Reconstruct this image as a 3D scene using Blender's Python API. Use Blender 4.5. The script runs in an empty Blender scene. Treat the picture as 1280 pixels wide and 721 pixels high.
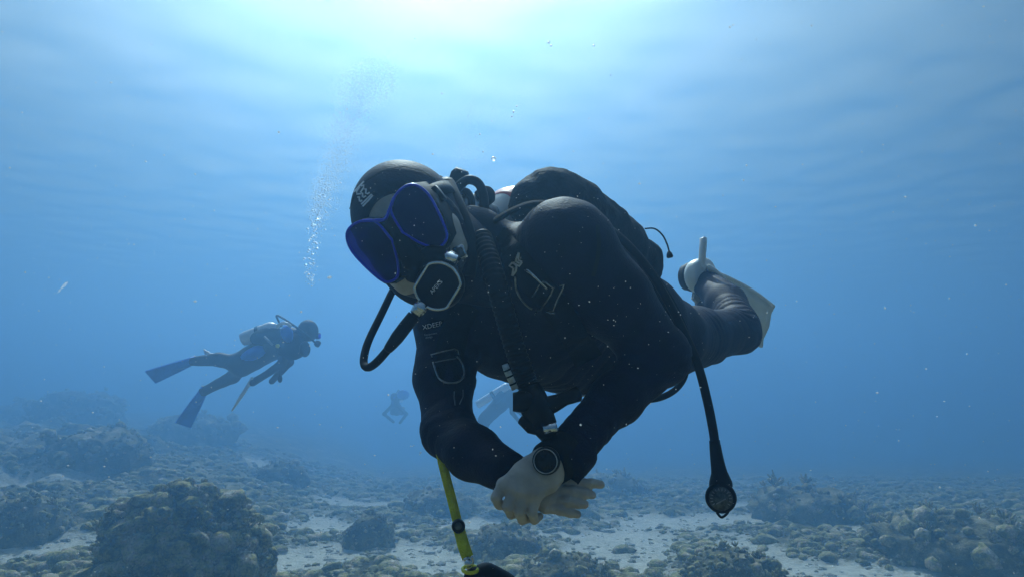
import bpy, bmesh, math, random
import numpy as np
from mathutils import Vector, Matrix
from mathutils.bvhtree import BVHTree

# ------------------------------------------------------------------ camera, sky, sun, exposure
sc = bpy.context.scene
COL = sc.collection
CAMZ, PITCH, FPX = 2.4, math.radians(8), 900.0
cam = bpy.data.cameras.new('camera'); cam_ob = bpy.data.objects.new('camera', cam); COL.objects.link(cam_ob)
cam.sensor_width = 36; cam.lens = 36 * FPX / 1280; cam.clip_start = .02; cam.clip_end = 2000
cam_ob.location = (0, 0, CAMZ); cam_ob.rotation_euler = (math.pi / 2 + PITCH, 0, 0)
sc.camera = cam_ob
SUN_EL, SUN_AZ = math.radians(48), math.radians(-8)
world = bpy.data.worlds.new('World'); sc.world = world; world.use_nodes = True
_n = world.node_tree
_sky = _n.nodes.new('ShaderNodeTexSky'); _sky.sky_type = 'NISHITA'; _sky.sun_disc = False
_sky.sun_elevation = SUN_EL; _sky.sun_rotation = SUN_AZ; _sky.dust_density = 8
_n.links.new(_sky.outputs[0], _n.nodes['Background'].inputs[0])
_n.nodes['Background'].inputs[1].default_value = .08
sl = bpy.data.lights.new('sun', 'SUN'); sl.energy = 5; sl.angle = math.radians(.5); sl.color = (1, .95, .93)
sun_ob = bpy.data.objects.new('sun', sl); COL.objects.link(sun_ob)
sun_ob.rotation_euler = Vector((math.sin(SUN_AZ) * math.cos(SUN_EL), math.cos(SUN_AZ) * math.cos(SUN_EL), math.sin(SUN_EL))).to_track_quat('Z', 'Y').to_euler()
sc.view_settings.view_transform = 'Standard'; sc.view_settings.look = 'None'
sc.view_settings.exposure = 0.2
sc.cycles.use_denoising = True; sc.cycles.volume_bounces = 2; sc.cycles.max_bounces = 10
sc.cycles.transparent_max_bounces = 24
SURF_Z = 7.5
WATER_DENSITY, WATER_COLOR, WATER_G = .06, (.26, .535, .86), .78

# ------------------------------------------------------------------ projection helpers (photo pixels + metres of depth -> place)
CP = Vector((0, 0, CAMZ)); CR = Vector((1, 0, 0)); CU = Vector((0, -math.sin(PITCH), math.cos(PITCH))); CF = Vector((0, math.cos(PITCH), math.sin(PITCH)))
def C(px, py, d): return CP + CR * ((px - 640) / FPX * d) + CU * ((360.5 - py) / FPX * d) + CF * d
def CL(lst): return [C(*p) for p in lst]
def G(px, py):
    v = C(px, py, 1) - CP; t = -CAMZ / v.z; p = CP + v * t; return p

# ------------------------------------------------------------------ materials
def nodes(m): return m.node_tree.nodes, m.node_tree.links
def mat(name, c, rough=.6, metal=0, bump=0, bscale=80, var=0, vscale=8, spec=.5, c2=None, coat=0):
    m = bpy.data.materials.new(name); m.use_nodes = True; N, L = nodes(m); b = N['Principled BSDF']
    b.inputs['Base Color'].default_value = (*c, 1); b.inputs['Roughness'].default_value = rough
    b.inputs['Metallic'].default_value = metal; b.inputs['Specular IOR Level'].default_value = spec
    b.inputs['Coat Weight'].default_value = coat
    tc = N.new('ShaderNodeTexCoord')
    if var or c2:
        nz = N.new('ShaderNodeTexNoise'); nz.inputs['Scale'].default_value = vscale; nz.inputs['Detail'].default_value = 6
        L.new(tc.outputs['Object'], nz.inputs['Vector'])
        cr = N.new('ShaderNodeValToRGB'); e = cr.color_ramp.elements
        e[0].position = .35; e[1].position = .65
        e[0].color = (*[x * (1 - var) for x in c], 1); e[1].color = (*(c2 or [min(1, x * (1 + var)) for x in c]), 1)
        L.new(nz.outputs['Fac'], cr.inputs[0]); L.new(cr.outputs[0], b.inputs['Base Color'])
    if bump:
        nb = N.new('ShaderNodeTexNoise'); nb.inputs['Scale'].default_value = bscale; nb.inputs['Detail'].default_value = 4
        L.new(tc.outputs['Object'], nb.inputs['Vector'])
        bp = N.new('ShaderNodeBump'); bp.inputs['Strength'].default_value = bump; bp.inputs['Distance'].default_value = .004
        L.new(nb.outputs['Fac'], bp.inputs['Height']); L.new(bp.outputs[0], b.inputs['Normal'])
    return m
M = {}
M['suit'] = mat('neoprene', (.0026, .0028, .023), .62, bump=.35, bscale=260, var=.25, vscale=30, spec=.15)
M['hoodm'] = mat('hood_neoprene', (.0026, .003, .021), .6, spec=.14, bump=.3, bscale=220, var=.2, vscale=40)
M['frame'] = mat('mask_frame', (.003, .0035, .03), .4, bump=.1, bscale=90, spec=.25)
M['skirt'] = mat('mask_skirt', (.002, .002, .006), .65, bump=.1, bscale=90, spec=.12)
M['web'] = mat('webbing', (.002, .002, .004), .8, spec=.12, bump=.5, bscale=400)
M['wing'] = mat('wing_nylon', (.003, .003, .008), .75, spec=.15, bump=.8, bscale=150, var=.4, vscale=60)
M['rubber'] = mat('rubber', (.0022, .0022, .005), .55, spec=.2, bump=.15, bscale=150)
M['plastic'] = mat('black_plastic', (.0022, .0022, .005), .4, spec=.25, bump=.1, bscale=120)
M['chrome'] = mat('chrome', (.75, .78, .8), .22, 1, bump=.1, bscale=90, var=.15, vscale=60)
M['steel'] = mat('steel', (.5, .52, .54), .3, 1, var=.3, vscale=80)
M['skin'] = mat('skin', (.58, .51, .43), .5, bump=.35, bscale=160, var=.14, vscale=40)
M['nail'] = mat('nail', (.66, .54, .48), .3)
M['seal'] = mat('face_seal', (.05, .048, .06), .5, bump=.2, bscale=100)
M['blue'] = mat('blue_frame', (.01, .02, .8), .3, .1, coat=.3)
M['white'] = mat('white_paint', (.78, .78, .76), .35, var=.08, vscale=12)
M['red'] = mat('red_paint', (.55, .06, .05), .4)
M['print'] = mat('white_print', (.88, .88, .9), .6)
M['greyprint'] = mat('grey_print', (.33, .35, .4), .6)
M['yellow'] = mat('yellow_webbing', (.92, .86, .03), .6, bump=.5, bscale=300, var=.12, vscale=60)
M['finwhite'] = mat('white_fin', (.8, .8, .76), .4, var=.06, vscale=20)
M['whistle'] = mat('pale_plastic', (.5, .56, .58), .4, var=.25, vscale=120)
M['gauge'] = mat('gauge_face', (.08, .1, .11), .25, var=.5, vscale=150)
M['watchface'] = mat('watch_face', (.006, .008, .01), .2, spec=.2, coat=.1, var=.4, vscale=120)
M['bluesuit'] = mat('blue_panel', (.02, .17, 1.0), .6, var=.2)
M['bluefin'] = mat('blue_fin', (.02, .19, 1.0), .45, var=.2)
M['darksuit'] = mat('dark_suit', (.015, .016, .022), .7, var=.3)
M['greytank'] = mat('silver_tank', (.8, .81, .82), .35, .1, var=.1)
M['fish'] = mat('fish_silver', (.7, .72, .72), .3, .2)
M['snow0'] = mat('particle_white', (.8, .8, .78), .8)
def lens_mat(name, tint, rough=.1):
    m = bpy.data.materials.new(name); m.use_nodes = True; N, L = nodes(m); N.clear()
    o = N.new('ShaderNodeOutputMaterial'); mx = N.new('ShaderNodeMixShader'); t = N.new('ShaderNodeBsdfTransparent'); g = N.new('ShaderNodeBsdfGlossy')
    t.inputs[0].default_value = (*tint, 1); g.inputs['Color'].default_value = (.05, .06, .9, 1); g.inputs['Roughness'].default_value = rough
    f = N.new('ShaderNodeFresnel'); f.inputs[0].default_value = 2.0
    L.new(f.outputs[0], mx.inputs[0]); L.new(t.outputs[0], mx.inputs[1]); L.new(g.outputs[0], mx.inputs[2]); L.new(mx.outputs[0], o.inputs[0])
    return m
M['lens'] = lens_mat('tinted_lens', (.004, .006, .06))
def bubble_mat():
    m = bpy.data.materials.new('bubble_air'); m.use_nodes = True; N, L = nodes(m); N.clear()
    o = N.new('ShaderNodeOutputMaterial'); mx = N.new('ShaderNodeMixShader'); g = N.new('ShaderNodeBsdfGlass'); d = N.new('ShaderNodeBsdfTranslucent')
    g.inputs['Roughness'].default_value = .15; g.inputs['IOR'].default_value = .75; d.inputs[0].default_value = (.95, .97, 1, 1); mx.inputs[0].default_value = .3
    L.new(g.outputs[0], mx.inputs[1]); L.new(d.outputs[0], mx.inputs[2]); L.new(mx.outputs[0], o.inputs[0])
    return m
M['bubble'] = bubble_mat()
def snow_mat():
    m = bpy.data.materials.new('particle'); m.use_nodes = True; N, L = nodes(m); N.clear()
    o = N.new('ShaderNodeOutputMaterial'); mx = N.new('ShaderNodeAddShader'); a = N.new('ShaderNodeBsdfTranslucent'); d = N.new('ShaderNodeBsdfDiffuse')
    a.inputs[0].default_value = (.5, .5, .5, 1); d.inputs[0].default_value = (.48, .48, .48, 1)
    L.new(a.outputs[0], mx.inputs[0]); L.new(d.outputs[0], mx.inputs[1]); t = N.new('ShaderNodeBsdfTransparent'); m2 = N.new('ShaderNodeMixShader'); m2.inputs[0].default_value = .55; L.new(t.outputs[0], m2.inputs[1]); L.new(mx.outputs[0], m2.inputs[2]); L.new(m2.outputs[0], o.inputs[0]); return m
M['snow'] = snow_mat()
def reef_mat(name, cols, scale, attr=None, sand=None, bump=.9, bscale=25):
    m = bpy.data.materials.new(name); m.use_nodes = True; N, L = nodes(m); b = N['Principled BSDF']
    b.inputs['Roughness'].default_value = .9; b.inputs['Specular IOR Level'].default_value = .1
    g = N.new('ShaderNodeNewGeometry')
    n1 = N.new('ShaderNodeTexNoise'); n1.inputs['Scale'].default_value = scale; n1.inputs['Detail'].default_value = 8; n1.inputs['Roughness'].default_value = .65
    L.new(g.outputs['Position'], n1.inputs['Vector'])
    cr = N.new('ShaderNodeValToRGB'); cr.color_ramp.interpolation = 'LINEAR'; E = cr.color_ramp.elements
    ps = np.linspace(.33, .68, len(cols))
    E[0].position = ps[0]; E[0].color = (*cols[0], 1); E[1].position = ps[-1]; E[1].color = (*cols[-1], 1)
    for p, c in zip(ps[1:-1], cols[1:-1]):
        e = E.new(p); e.color = (*c, 1)
    L.new(n1.outputs['Fac'], cr.inputs[0])
    n2 = N.new('ShaderNodeTexNoise'); n2.inputs['Scale'].default_value = bscale * 1.7; n2.inputs['Detail'].default_value = 5
    L.new(g.outputs['Position'], n2.inputs['Vector'])
    last = cr.outputs[0]
    mul = N.new('ShaderNodeMix'); mul.data_type = 'RGBA'; mul.blend_type = 'MULTIPLY'; mul.inputs[0].default_value = .75
    r2 = N.new('ShaderNodeMapRange'); r2.inputs[1].default_value = .3; r2.inputs[2].default_value = .7; r2.inputs[3].default_value = .35; r2.inputs[4].default_value = 1.7
    L.new(n2.outputs['Fac'], r2.inputs[0]); L.new(last, mul.inputs[6]); L.new(r2.outputs[0], mul.inputs[7]); last = mul.outputs[2]
    if attr:
        a = N.new('ShaderNodeAttribute'); a.attribute_name = attr
        s1 = N.new('ShaderNodeTexNoise'); s1.inputs['Scale'].default_value = 9; s1.inputs['Detail'].default_value = 8; s1.inputs['Roughness'].default_value = .7
        L.new(g.outputs['Position'], s1.inputs['Vector'])
        sr = N.new('ShaderNodeValToRGB'); sr.color_ramp.elements[0].position = .35; sr.color_ramp.elements[1].position = .62
        sr.color_ramp.elements[0].color = (*[x * .55 for x in sand], 1); sr.color_ramp.elements[1].color = (*sand, 1)
        L.new(s1.outputs['Fac'], sr.inputs[0])
        # ragged border between sand and growth
        ad = N.new('ShaderNodeMath'); ad.operation = 'ADD'
        rr = N.new('ShaderNodeMapRange'); rr.inputs[1].default_value = .3; rr.inputs[2].default_value = .7; rr.inputs[3].default_value = -.45; rr.inputs[4].default_value = .45
        L.new(s1.outputs['Fac'], rr.inputs[0]); L.new(a.outputs['Fac'], ad.inputs[0]); L.new(rr.outputs[0], ad.inputs[1])
        st = N.new('ShaderNodeMapRange'); st.inputs[1].default_value = .35; st.inputs[2].default_value = .65
        L.new(ad.outputs[0], st.inputs[0])
        mx = N.new('ShaderNodeMix'); mx.data_type = 'RGBA'
        L.new(st.outputs[0], mx.inputs[0]); L.new(sr.outputs[0], mx.inputs[6]); L.new(last, mx.inputs[7]); last = mx.outputs[2]
    L.new(last, b.inputs['Base Color'])
    n3 = N.new('ShaderNodeTexNoise'); n3.inputs['Scale'].default_value = bscale; n3.inputs['Detail'].default_value = 6
    L.new(g.outputs['Position'], n3.inputs['Vector'])
    bp = N.new('ShaderNodeBump'); bp.inputs['Strength'].default_value = bump; bp.inputs['Distance'].default_value = .03
    L.new(n3.outputs['Fac'], bp.inputs['Height']); L.new(bp.outputs[0], b.inputs['Normal'])
    return m
REEF = [(.035, .03, .018), (.075, .066, .034), (.16, .14, .062), (.28, .24, .13), (.45, .4, .29)]
M['coral'] = reef_mat('coral_crust', REEF, 2.6)
M['growth'] = reef_mat('coral_growth', [(.04, .034, .022), (.14, .12, .05), (.34, .31, .11), (.42, .33, .25), (.7, .66, .48)], 5)
M['floor'] = reef_mat('sea_floor', REEF, 1.3, attr='reef', sand=(.62, .6, .5))
M['pale'] = reef_mat('pale_rubble', [(.2, .19, .15), (.4, .38, .31), (.55, .53, .45)], 3)

# ------------------------------------------------------------------ object helpers
POS = {}
def _props(o, label=None, cat=None, group=None, kind=None):
    if label: o['label'] = label
    if cat: o['category'] = cat
    if group: o['group'] = group
    if kind: o['kind'] = kind
    return o
def thing(name, loc, label, cat, group=None):
    o = bpy.data.objects.new(name, None); COL.objects.link(o); o.empty_display_size = .1
    o.location = loc; POS[o] = Vector(loc); return _props(o, label, cat, group)
def mesh_np(name, V, F):
    me = bpy.data.meshes.new(name)
    if isinstance(F, np.ndarray):
        n, k = F.shape
        me.vertices.add(len(V)); me.vertices.foreach_set('co', np.asarray(V, np.float32).ravel())
        me.loops.add(n * k); me.loops.foreach_set('vertex_index', F.astype(np.int32).ravel())
        me.polygons.add(n); me.polygons.foreach_set('loop_start', np.arange(0, n * k, k, dtype=np.int32))
        me.update(calc_edges=True); me.validate()
    else:
        me.from_pydata([tuple(v) for v in V], [], F); me.update()
    return me
def part(name, VF, m, parent=None, smooth=True, label=None, cat=None, group=None, kind=None):
    """one mesh object from world-space vertices, its origin at its middle, parented to a thing or part"""
    V, F = VF[0], VF[1]
    V = np.asarray([tuple(v) for v in V] if not isinstance(V, np.ndarray) else V, dtype=np.float64)
    o0 = (V.min(0) + V.max(0)) / 2
    me = mesh_np(name, V - o0, F)
    me.polygons.foreach_set('use_smooth', [smooth] * len(me.polygons))
    me.materials.append(M[m] if isinstance(m, str) else m)
    o = bpy.data.objects.new(name, me); COL.objects.link(o)
    POS[o] = Vector(o0)
    if parent:
        o.parent = parent; o.location = POS[o] - POS[parent]
    else: o.location = POS[o]
    return _props(o, label, cat, group, kind)
def join(*vfs):
    V, F = [], []
    for v, f in vfs:
        n = len(V); V += [Vector(x) for x in v]; F += [tuple(int(i) + n for i in q) for q in f]
    return V, F
def spline(pts, n=8):
    pts = [Vector(p) for p in pts]; P = [pts[0] * 2 - pts[1]] + pts + [pts[-1] * 2 - pts[-2]]; out = []
    for i in range(1, len(P) - 2):
        a, b, c, d = P[i - 1:i + 3]
        for k in range(n):
            t = k / n
            out.append(.5 * (2 * b + (c - a) * t + (2 * a - 5 * b + 4 * c - d) * t * t + (3 * b - a - 3 * c + d) * t ** 3))
    return out + [pts[-1]]
def tube(path, r, seg=12, closed=False, cap=True, flat=None):
    """swept tube; r a number or list; flat=(normal, ratio) squashes it"""
    path = [Vector(p) for p in path]; n = len(path); R = r if hasattr(r, '__len__') else [r] * n
    V, F = [], []; up = None
    for i, p in enumerate(path):
        a = path[(i - 1) % n] if closed or i else p; b = path[(i + 1) % n] if closed or i < n - 1 else p
        t = (b - a).normalized()
        if up is None: up = t.orthogonal().normalized()
        up = (up - t * up.dot(t)).normalized(); s = t.cross(up)
        for k in range(seg):
            w = 2 * math.pi * k / seg; off = (up * math.cos(w) + s * math.sin(w)) * R[i]
            if flat: off = off - flat[0] * off.dot(flat[0]) * (1 - flat[1])
            V.append(p + off)
    m = n if closed else n - 1
    for i in range(m):
        for k in range(seg):
            F.append((i * seg + k, i * seg + (k + 1) % seg, ((i + 1) % n) * seg + (k + 1) % seg, ((i + 1) % n) * seg + k))
    if cap and not closed:
        V += [path[0], path[-1]]
        for k in range(seg):
            F.append((len(V) - 2, (k + 1) % seg, k)); F.append((len(V) - 1, (n - 1) * seg + k, (n - 1) * seg + (k + 1) % seg))
    return V, F
def lathe(o, ax, prof, seg=24, ref=None):
    """prof: (along, radius) list"""
    o, ax = Vector(o), Vector(ax).normalized(); a = (ref or ax.orthogonal()); a = (a - ax * a.dot(ax)).normalized(); b = ax.cross(a)
    V, F = [], []
    for h, r in prof:
        for k in range(seg):
            w = 2 * math.pi * k / seg; V.append(o + ax * h + (a * math.cos(w) + b * math.sin(w)) * r)
    for i in range(len(prof) - 1):
        for k in range(seg): F.append((i * seg + k, i * seg + (k + 1) % seg, (i + 1) * seg + (k + 1) % seg, (i + 1) * seg + k))
    F.append(tuple(range(seg - 1, -1, -1))); F.append(tuple((len(prof) - 1) * seg + k for k in range(seg)))
    return V, F
def slab(o, x, y, z, hx, hy, hz, bev=.2):
    """bevelled box"""
    bm = bmesh.new(); bmesh.ops.create_cube(bm, size=2)
    for v in bm.verts: v.co = Vector((v.co.x * hx, v.co.y * hy, v.co.z * hz))
    bmesh.ops.bevel(bm, geom=bm.edges[:], offset=bev * min(hx, hy, hz), segments=2, affect='EDGES')
    o = Vector(o); V = [o + x * v.co.x + y * v.co.y + z * v.co.z for v in bm.verts]; bm.verts.index_update()
    F = [tuple(v.index for v in f.verts) for f in bm.faces]; bm.free(); return V, F
def ball(o, r, ax=None, seg=16):
    o = Vector(o); rx = r if hasattr(r, '__len__') else (r, r, r); A = ax or (CR, CU, CF)
    bm = bmesh.new(); bmesh.ops.create_uvsphere(bm, u_segments=seg, v_segments=seg // 2 + 2, radius=1)
    bm.verts.index_update(); V = [o + A[0] * v.co.x * rx[0] + A[1] * v.co.y * rx[1] + A[2] * v.co.z * rx[2] for v in bm.verts]
    F = [tuple(v.index for v in f.verts) for f in bm.faces]; bm.free(); return V, F
def fill(outline, depth_vec):
    """solid plate from a closed outline"""
    n = len(outline); V = [Vector(p) for p in outline] + [Vector(p) + depth_vec for p in outline]
    F = [tuple(range(n)), tuple(range(2 * n - 1, n - 1, -1))] + [(i, i + n, (i + 1) % n + n, (i + 1) % n) for i in range(n)]
    return V, F

# ------------------------------------------------------------------ numpy noise
_rg = np.random.default_rng(7); _perm = np.concatenate([_rg.permutation(256)] * 3)
_grad = _rg.normal(size=(256, 3)); _grad /= np.linalg.norm(_grad, axis=1, keepdims=True)
def noise(P):
    P = np.asarray(P, float); I = np.floor(P).astype(int); f = P - I; u = f * f * f * (f * (f * 6 - 15) + 10); I &= 255; r = 0
    for dx in (0, 1):
        for dy in (0, 1):
            for dz in (0, 1):
                g = _grad[_perm[_perm[_perm[(I[:, 0] + dx) & 255] + ((I[:, 1] + dy) & 255)] + ((I[:, 2] + dz) & 255)] & 255]
                w = (u[:, 0] if dx else 1 - u[:, 0]) * (u[:, 1] if dy else 1 - u[:, 1]) * (u[:, 2] if dz else 1 - u[:, 2])
                r = r + w * (g * (f - [dx, dy, dz])).sum(1)
    return r * 1.6
def fbm(P, o=4, g=.5):
    s, a, t = 0, 1, 0
    for i in range(o): s = s + a * noise(np.asarray(P) * 2 ** i + i * 17.3); t += a; a *= g
    return s / t

# ------------------------------------------------------------------ signed-distance bodies -> one continuous mesh
class Body:
    def __init__(s): s.p = []
    def cone(s, a, b, ra, rb, k=.03): s.p.append(('c', Vector(a), Vector(b), ra, rb, k, 1)); return s
    def chain(s, pts, rs, k=.03):
        for i in range(len(pts) - 1): s.cone(pts[i], pts[i + 1], rs[i], rs[i + 1], k)
        return s
    def ell(s, c, ax, r, k=.03, sign=1): s.p.append(('e', Vector(c), ax, r, None, k, sign)); return s
    def build(s, h):
        lo = np.full(3, 1e9); hi = -lo
        for q in s.p:
            if q[6] < 0: continue
            if q[0] == 'c':
                for v, r in ((q[1], q[3]), (q[2], q[4])): lo = np.minimum(lo, np.array(v) - r); hi = np.maximum(hi, np.array(v) + r)
            else:
                r = max(q[3]); lo = np.minimum(lo, np.array(q[1]) - r); hi = np.maximum(hi, np.array(q[1]) + r)
        lo -= .04; hi += .04
        n = np.ceil((hi - lo) / h).astype(int) + 1
        D = np.full(n, .5, np.float32); ax = [lo[i] + h * np.arange(n[i]) for i in range(3)]
        for t, a, b, ra, rb, k, sg in s.p:
            if t == 'c':
                m = max(ra, rb) + k + 3 * h; l = np.minimum(a, b) - m; u = np.maximum(a, b) + m
            else:
                m = max(ra) + k + 3 * h; l = np.array(a) - m; u = np.array(a) + m
            i0 = np.clip(np.floor((l - lo) / h).astype(int), 0, n); i1 = np.clip(np.ceil((u - lo) / h).astype(int) + 1, 0, n)
            if (i1 <= i0).any(): continue
            X, Y, Z = np.meshgrid(*[ax[i][i0[i]:i1[i]] for i in range(3)], indexing='ij')
            P = np.stack([X, Y, Z], -1).astype(np.float32) - np.array(a, np.float32)
            if t == 'c':
                ba = np.array(b - a, np.float32); q = np.clip((P @ ba) / max(ba @ ba, 1e-9), 0, 1)
                d = np.linalg.norm(P - q[..., None] * ba, axis=-1) - (ra + (rb - ra) * q)
            else:
                R = np.array([list(x) for x in b], np.float32); r = np.array(ra, np.float32); q = (P @ R.T); q1 = q / r
                k0 = np.linalg.norm(q1, axis=-1); k1 = np.linalg.norm(q1 / r, axis=-1); d = k0 * (k0 - 1) / np.maximum(k1, 1e-6)
            S = D[i0[0]:i1[0], i0[1]:i1[1], i0[2]:i1[2]]
            if sg > 0:
                w = np.clip(.5 + .5 * (S - d) / k, 0, 1); S[...] = S * (1 - w) + d * w - k * w * (1 - w)
            else:
                d = -d; w = np.clip(.5 + .5 * (d - S) / k, 0, 1); S[...] = S * (1 - w) + d * w + k * w * (1 - w)
        return nets(D, lo, h)
def nets(D, lo, h):
    inside = D < 0; n = np.array(D.shape) - 1
    cnt = np.zeros(n, np.int8); acc = np.zeros((*n, 3), np.float32); num = np.zeros(n, np.float32)
    def sl(o): return tuple(slice(o[i], o[i] + n[i]) for i in range(3))
    for o in np.ndindex(2, 2, 2): cnt += inside[sl(o)]
    act = (cnt > 0) & (cnt < 8)
    for axis in range(3):
        for o in np.ndindex(2, 2, 2):
            if o[axis]: continue
            o2 = list(o); o2[axis] = 1
            A, B = D[sl(o)], D[sl(o2)]; c = ((A < 0) != (B < 0)) & act
            t = A[c] / (A[c] - B[c]); v = np.tile(np.array(o, np.float32), (len(t), 1)); v[:, axis] = t
            acc[c] += v; num[c] += 1
    idx = np.full(n, -1); ids = np.argwhere(act); idx[act] = np.arange(len(ids))
    V = lo + h * (ids + acc[act] / num[act][:, None])
    F = []
    for axis in range(3):
        a1, a2 = (axis + 1) % 3, (axis + 2) % 3
        s0 = [slice(1, -1)] * 3; s0[axis] = slice(0, -1); s1 = list(s0); s1[axis] = slice(1, None)
        A, B = inside[tuple(s0)], inside[tuple(s1)]; c = np.argwhere(A != B); fl = A[tuple(c.T)]
        c[:, a1] += 1; c[:, a2] += 1
        q = []
        for d1, d2 in ((1, 1), (0, 1), (0, 0), (1, 0)):
            e = c.copy(); e[:, a1] -= d1; e[:, a2] -= d2; q.append(idx[tuple(e.T)])
        q = np.stack(q, 1); q[~fl] = q[~fl][:, ::-1]; F.append(q)
    F = np.concatenate(F); return V, F[(F >= 0).all(1)]
def vnormals(V, F):
    nrm = np.cross(V[F[:, 2]] - V[F[:, 0]], V[F[:, 3 if F.shape[1] > 3 else 1]] - V[F[:, 1 if F.shape[1] > 3 else 0]])
    if F.shape[1] == 3: nrm = -nrm
    out = np.zeros_like(V)
    for k in range(F.shape[1]): np.add.at(out, F[:, k], nrm)
    return out / np.maximum(np.linalg.norm(out, axis=1, keepdims=True), 1e-12)

# ------------------------------------------------------------------ water: surface above, haze of the water body
def build_water():
    n, S = 950, 85; x = np.linspace(-S, S, n); X, Y = np.meshgrid(x, x + 30); rg = np.random.default_rng(3); Z = np.zeros_like(X)
    for i in range(90):
        lam = rg.uniform(.75, 2.6); a = rg.normal(.5, .8); k = 2 * np.pi / lam
        Z += lam * .0015 * np.sin(k * (np.cos(a) * X + np.sin(a) * Y) + rg.uniform(0, 6.3))
    V = np.stack([X, Y, Z + SURF_Z], -1).reshape(-1, 3); I = np.arange(n * n).reshape(n, n)
    F = np.stack([I[:-1, :-1], I[:-1, 1:], I[1:, 1:], I[1:, :-1]], -1).reshape(-1, 4)
    m = bpy.data.materials.new('water_surface'); m.use_nodes = True; N, L = nodes(m); N.clear()
    out = N.new('ShaderNodeOutputMaterial'); mx = N.new('ShaderNodeMixShader'); tr = N.new('ShaderNodeBsdfTransparent'); gl = N.new('ShaderNodeBsdfGlossy')
    gl.inputs['Roughness'].default_value = .2; lw = N.new('ShaderNodeLayerWeight'); lw.inputs[0].default_value = .5
    r = N.new('ShaderNodeMapRange'); r.inputs[1].default_value = .15; r.inputs[2].default_value = .85; r.inputs[3].default_value = .03; r.inputs[4].default_value = .97; tr.inputs[0].default_value = (.74, .95, .97, 1)
    L.new(lw.outputs['Facing'], r.inputs[0]); L.new(r.outputs[0], mx.inputs[0]); L.new(tr.outputs[0], mx.inputs[1]); L.new(gl.outputs[0], mx.inputs[2]); L.new(mx.outputs[0], out.inputs[0])
    part('water_surface', (V, F), m, kind='structure')
def build_haze():
    m = bpy.data.materials.new('haze'); m.use_nodes = True; N, L = nodes(m); N.clear()
    out = N.new('ShaderNodeOutputMaterial'); pv = N.new('ShaderNodeVolumePrincipled')
    pv.inputs['Color'].default_value = (*WATER_COLOR, 1); pv.inputs['Density'].default_value = WATER_DENSITY; pv.inputs['Anisotropy'].default_value = WATER_G
    L.new(pv.outputs[0], out.inputs['Volume'])
    x, y0, y1, z0, z1 = 86, -56, 116, -12.5, SURF_Z + .6
    V = [(-x, y0, z0), (x, y0, z0), (x, y1, z0), (-x, y1, z0), (-x, y0, z1), (x, y0, z1), (x, y1, z1), (-x, y1, z1)]
    part('haze', (V, [(3, 2, 1, 0), (4, 5, 6, 7), (0, 1, 5, 4), (1, 2, 6, 5), (2, 3, 7, 6), (3, 0, 4, 7)]), m, smooth=False, kind='stuff')
build_water(); build_haze()

# ------------------------------------------------------------------ sea floor and reef
SAND = [(80, 640, 1.2, .35), (20, 700, 1.0, .5), (265, 578, 2.2, .6), (330, 585, 1.4, .5), (420, 655, 1.0, .55), (470, 612, 1.5, .5), (540, 605, 1.6, .45), (520, 680, .7, .5),
        (400, 690, .7, .4), (560, 700, .6, .45), (590, 640, 1.0, .4), (800, 690, .9, .7), (860, 640, 1.5, .5), (990, 705, 1.1, .6), (1100, 715, .9, .4), (1250, 715, 1.2, .5), (760, 655, 1.2, .4), (1050, 650, 1.6, .4),
        (960, 615, 2.4, .4), (700, 700, .8, .35), (1270, 690, .8, .5), (180, 690, .5, .2), (30, 640, .6, .2)]
SANDW = [(G(a, b), rx, ry) for a, b, rx, ry in SAND]
def reef_mask(X, Y):
    P = np.stack([X * .42, Y * .42, 0 * X], -1); m = fbm(P, 4, .55) * 1.9 + 1.12
    for p, rx, ry in SANDW:
        m = m - 1.15 * np.exp(-(((X - p.x) / rx) ** 2 + ((Y - p.y) / (ry * 2.2)) ** 2))
    return np.clip(m, 0, 1)
def reef_h(X, Y):
    m = reef_mask(X, Y); P = np.stack([X, Y, 0 * X + 5], -1)
    h = m * (.06 + .20 * np.abs(fbm(P * .9, 3)) + .10 * np.abs(fbm(P * 2.7 + 9, 3)) + .09 * np.abs(fbm(P * 7, 3))) + (1 - m) * .012 * fbm(P * 6, 2)
    # the ground rises to a low reef shoulder on the left
    far = np.clip((Y - 9) / 9, 0, 1); left = np.clip((-X - .28 * Y) / 5, 0, 1)
    h = h + far * left * (.85 + .8 * fbm(P * .35 + 31, 3) + .5 * np.abs(fbm(P * .8 + 3, 3)))
    # the reef slopes down into deeper water beyond the middle distance
    s = np.logaddexp(0, (Y - 13) / 2.5) * 2.5; h = h - .075 * s * (1 - .75 * np.clip((-X - .18 * Y) / 4, 0, 1))
    return h, m
def build_floor():
    a = np.sinh(np.linspace(-1, 1, 620) * 3.1) / np.sinh(3.1) * 84
    t = np.linspace(0, 1, 640); y = 4.5 + 22 * t + 88 * t ** 4
    y = np.concatenate([np.linspace(-55, 4.2, 30), y]); X, Y = np.meshgrid(a, y)
    Z, m = reef_h(X.ravel(), Y.ravel()); V = np.stack([X.ravel(), Y.ravel(), Z], -1)
    r, c = X.shape; I = np.arange(r * c).reshape(r, c); F = np.stack([I[:-1, :-1], I[:-1, 1:], I[1:, 1:], I[1:, :-1]], -1).reshape(-1, 4)
    o = part('sea_floor', (V, F), 'floor', kind='structure')
    at = o.data.attributes.new('reef', 'FLOAT', 'POINT'); at.data.foreach_set('value', m.astype(np.float32))
build_floor()
def G2(px, py):
    v = (C(px, py, 1) - CP); t = np.linspace(4, 60, 1200); X, Y, Z = CP.x + v.x * t, CP.y + v.y * t, CP.z + v.z * t
    h = reef_h(X, Y)[0]; i = int(np.argmax(Z < h)) if (Z < h).any() else 1199
    return Vector((X[i], Y[i], h[i]))
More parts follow.
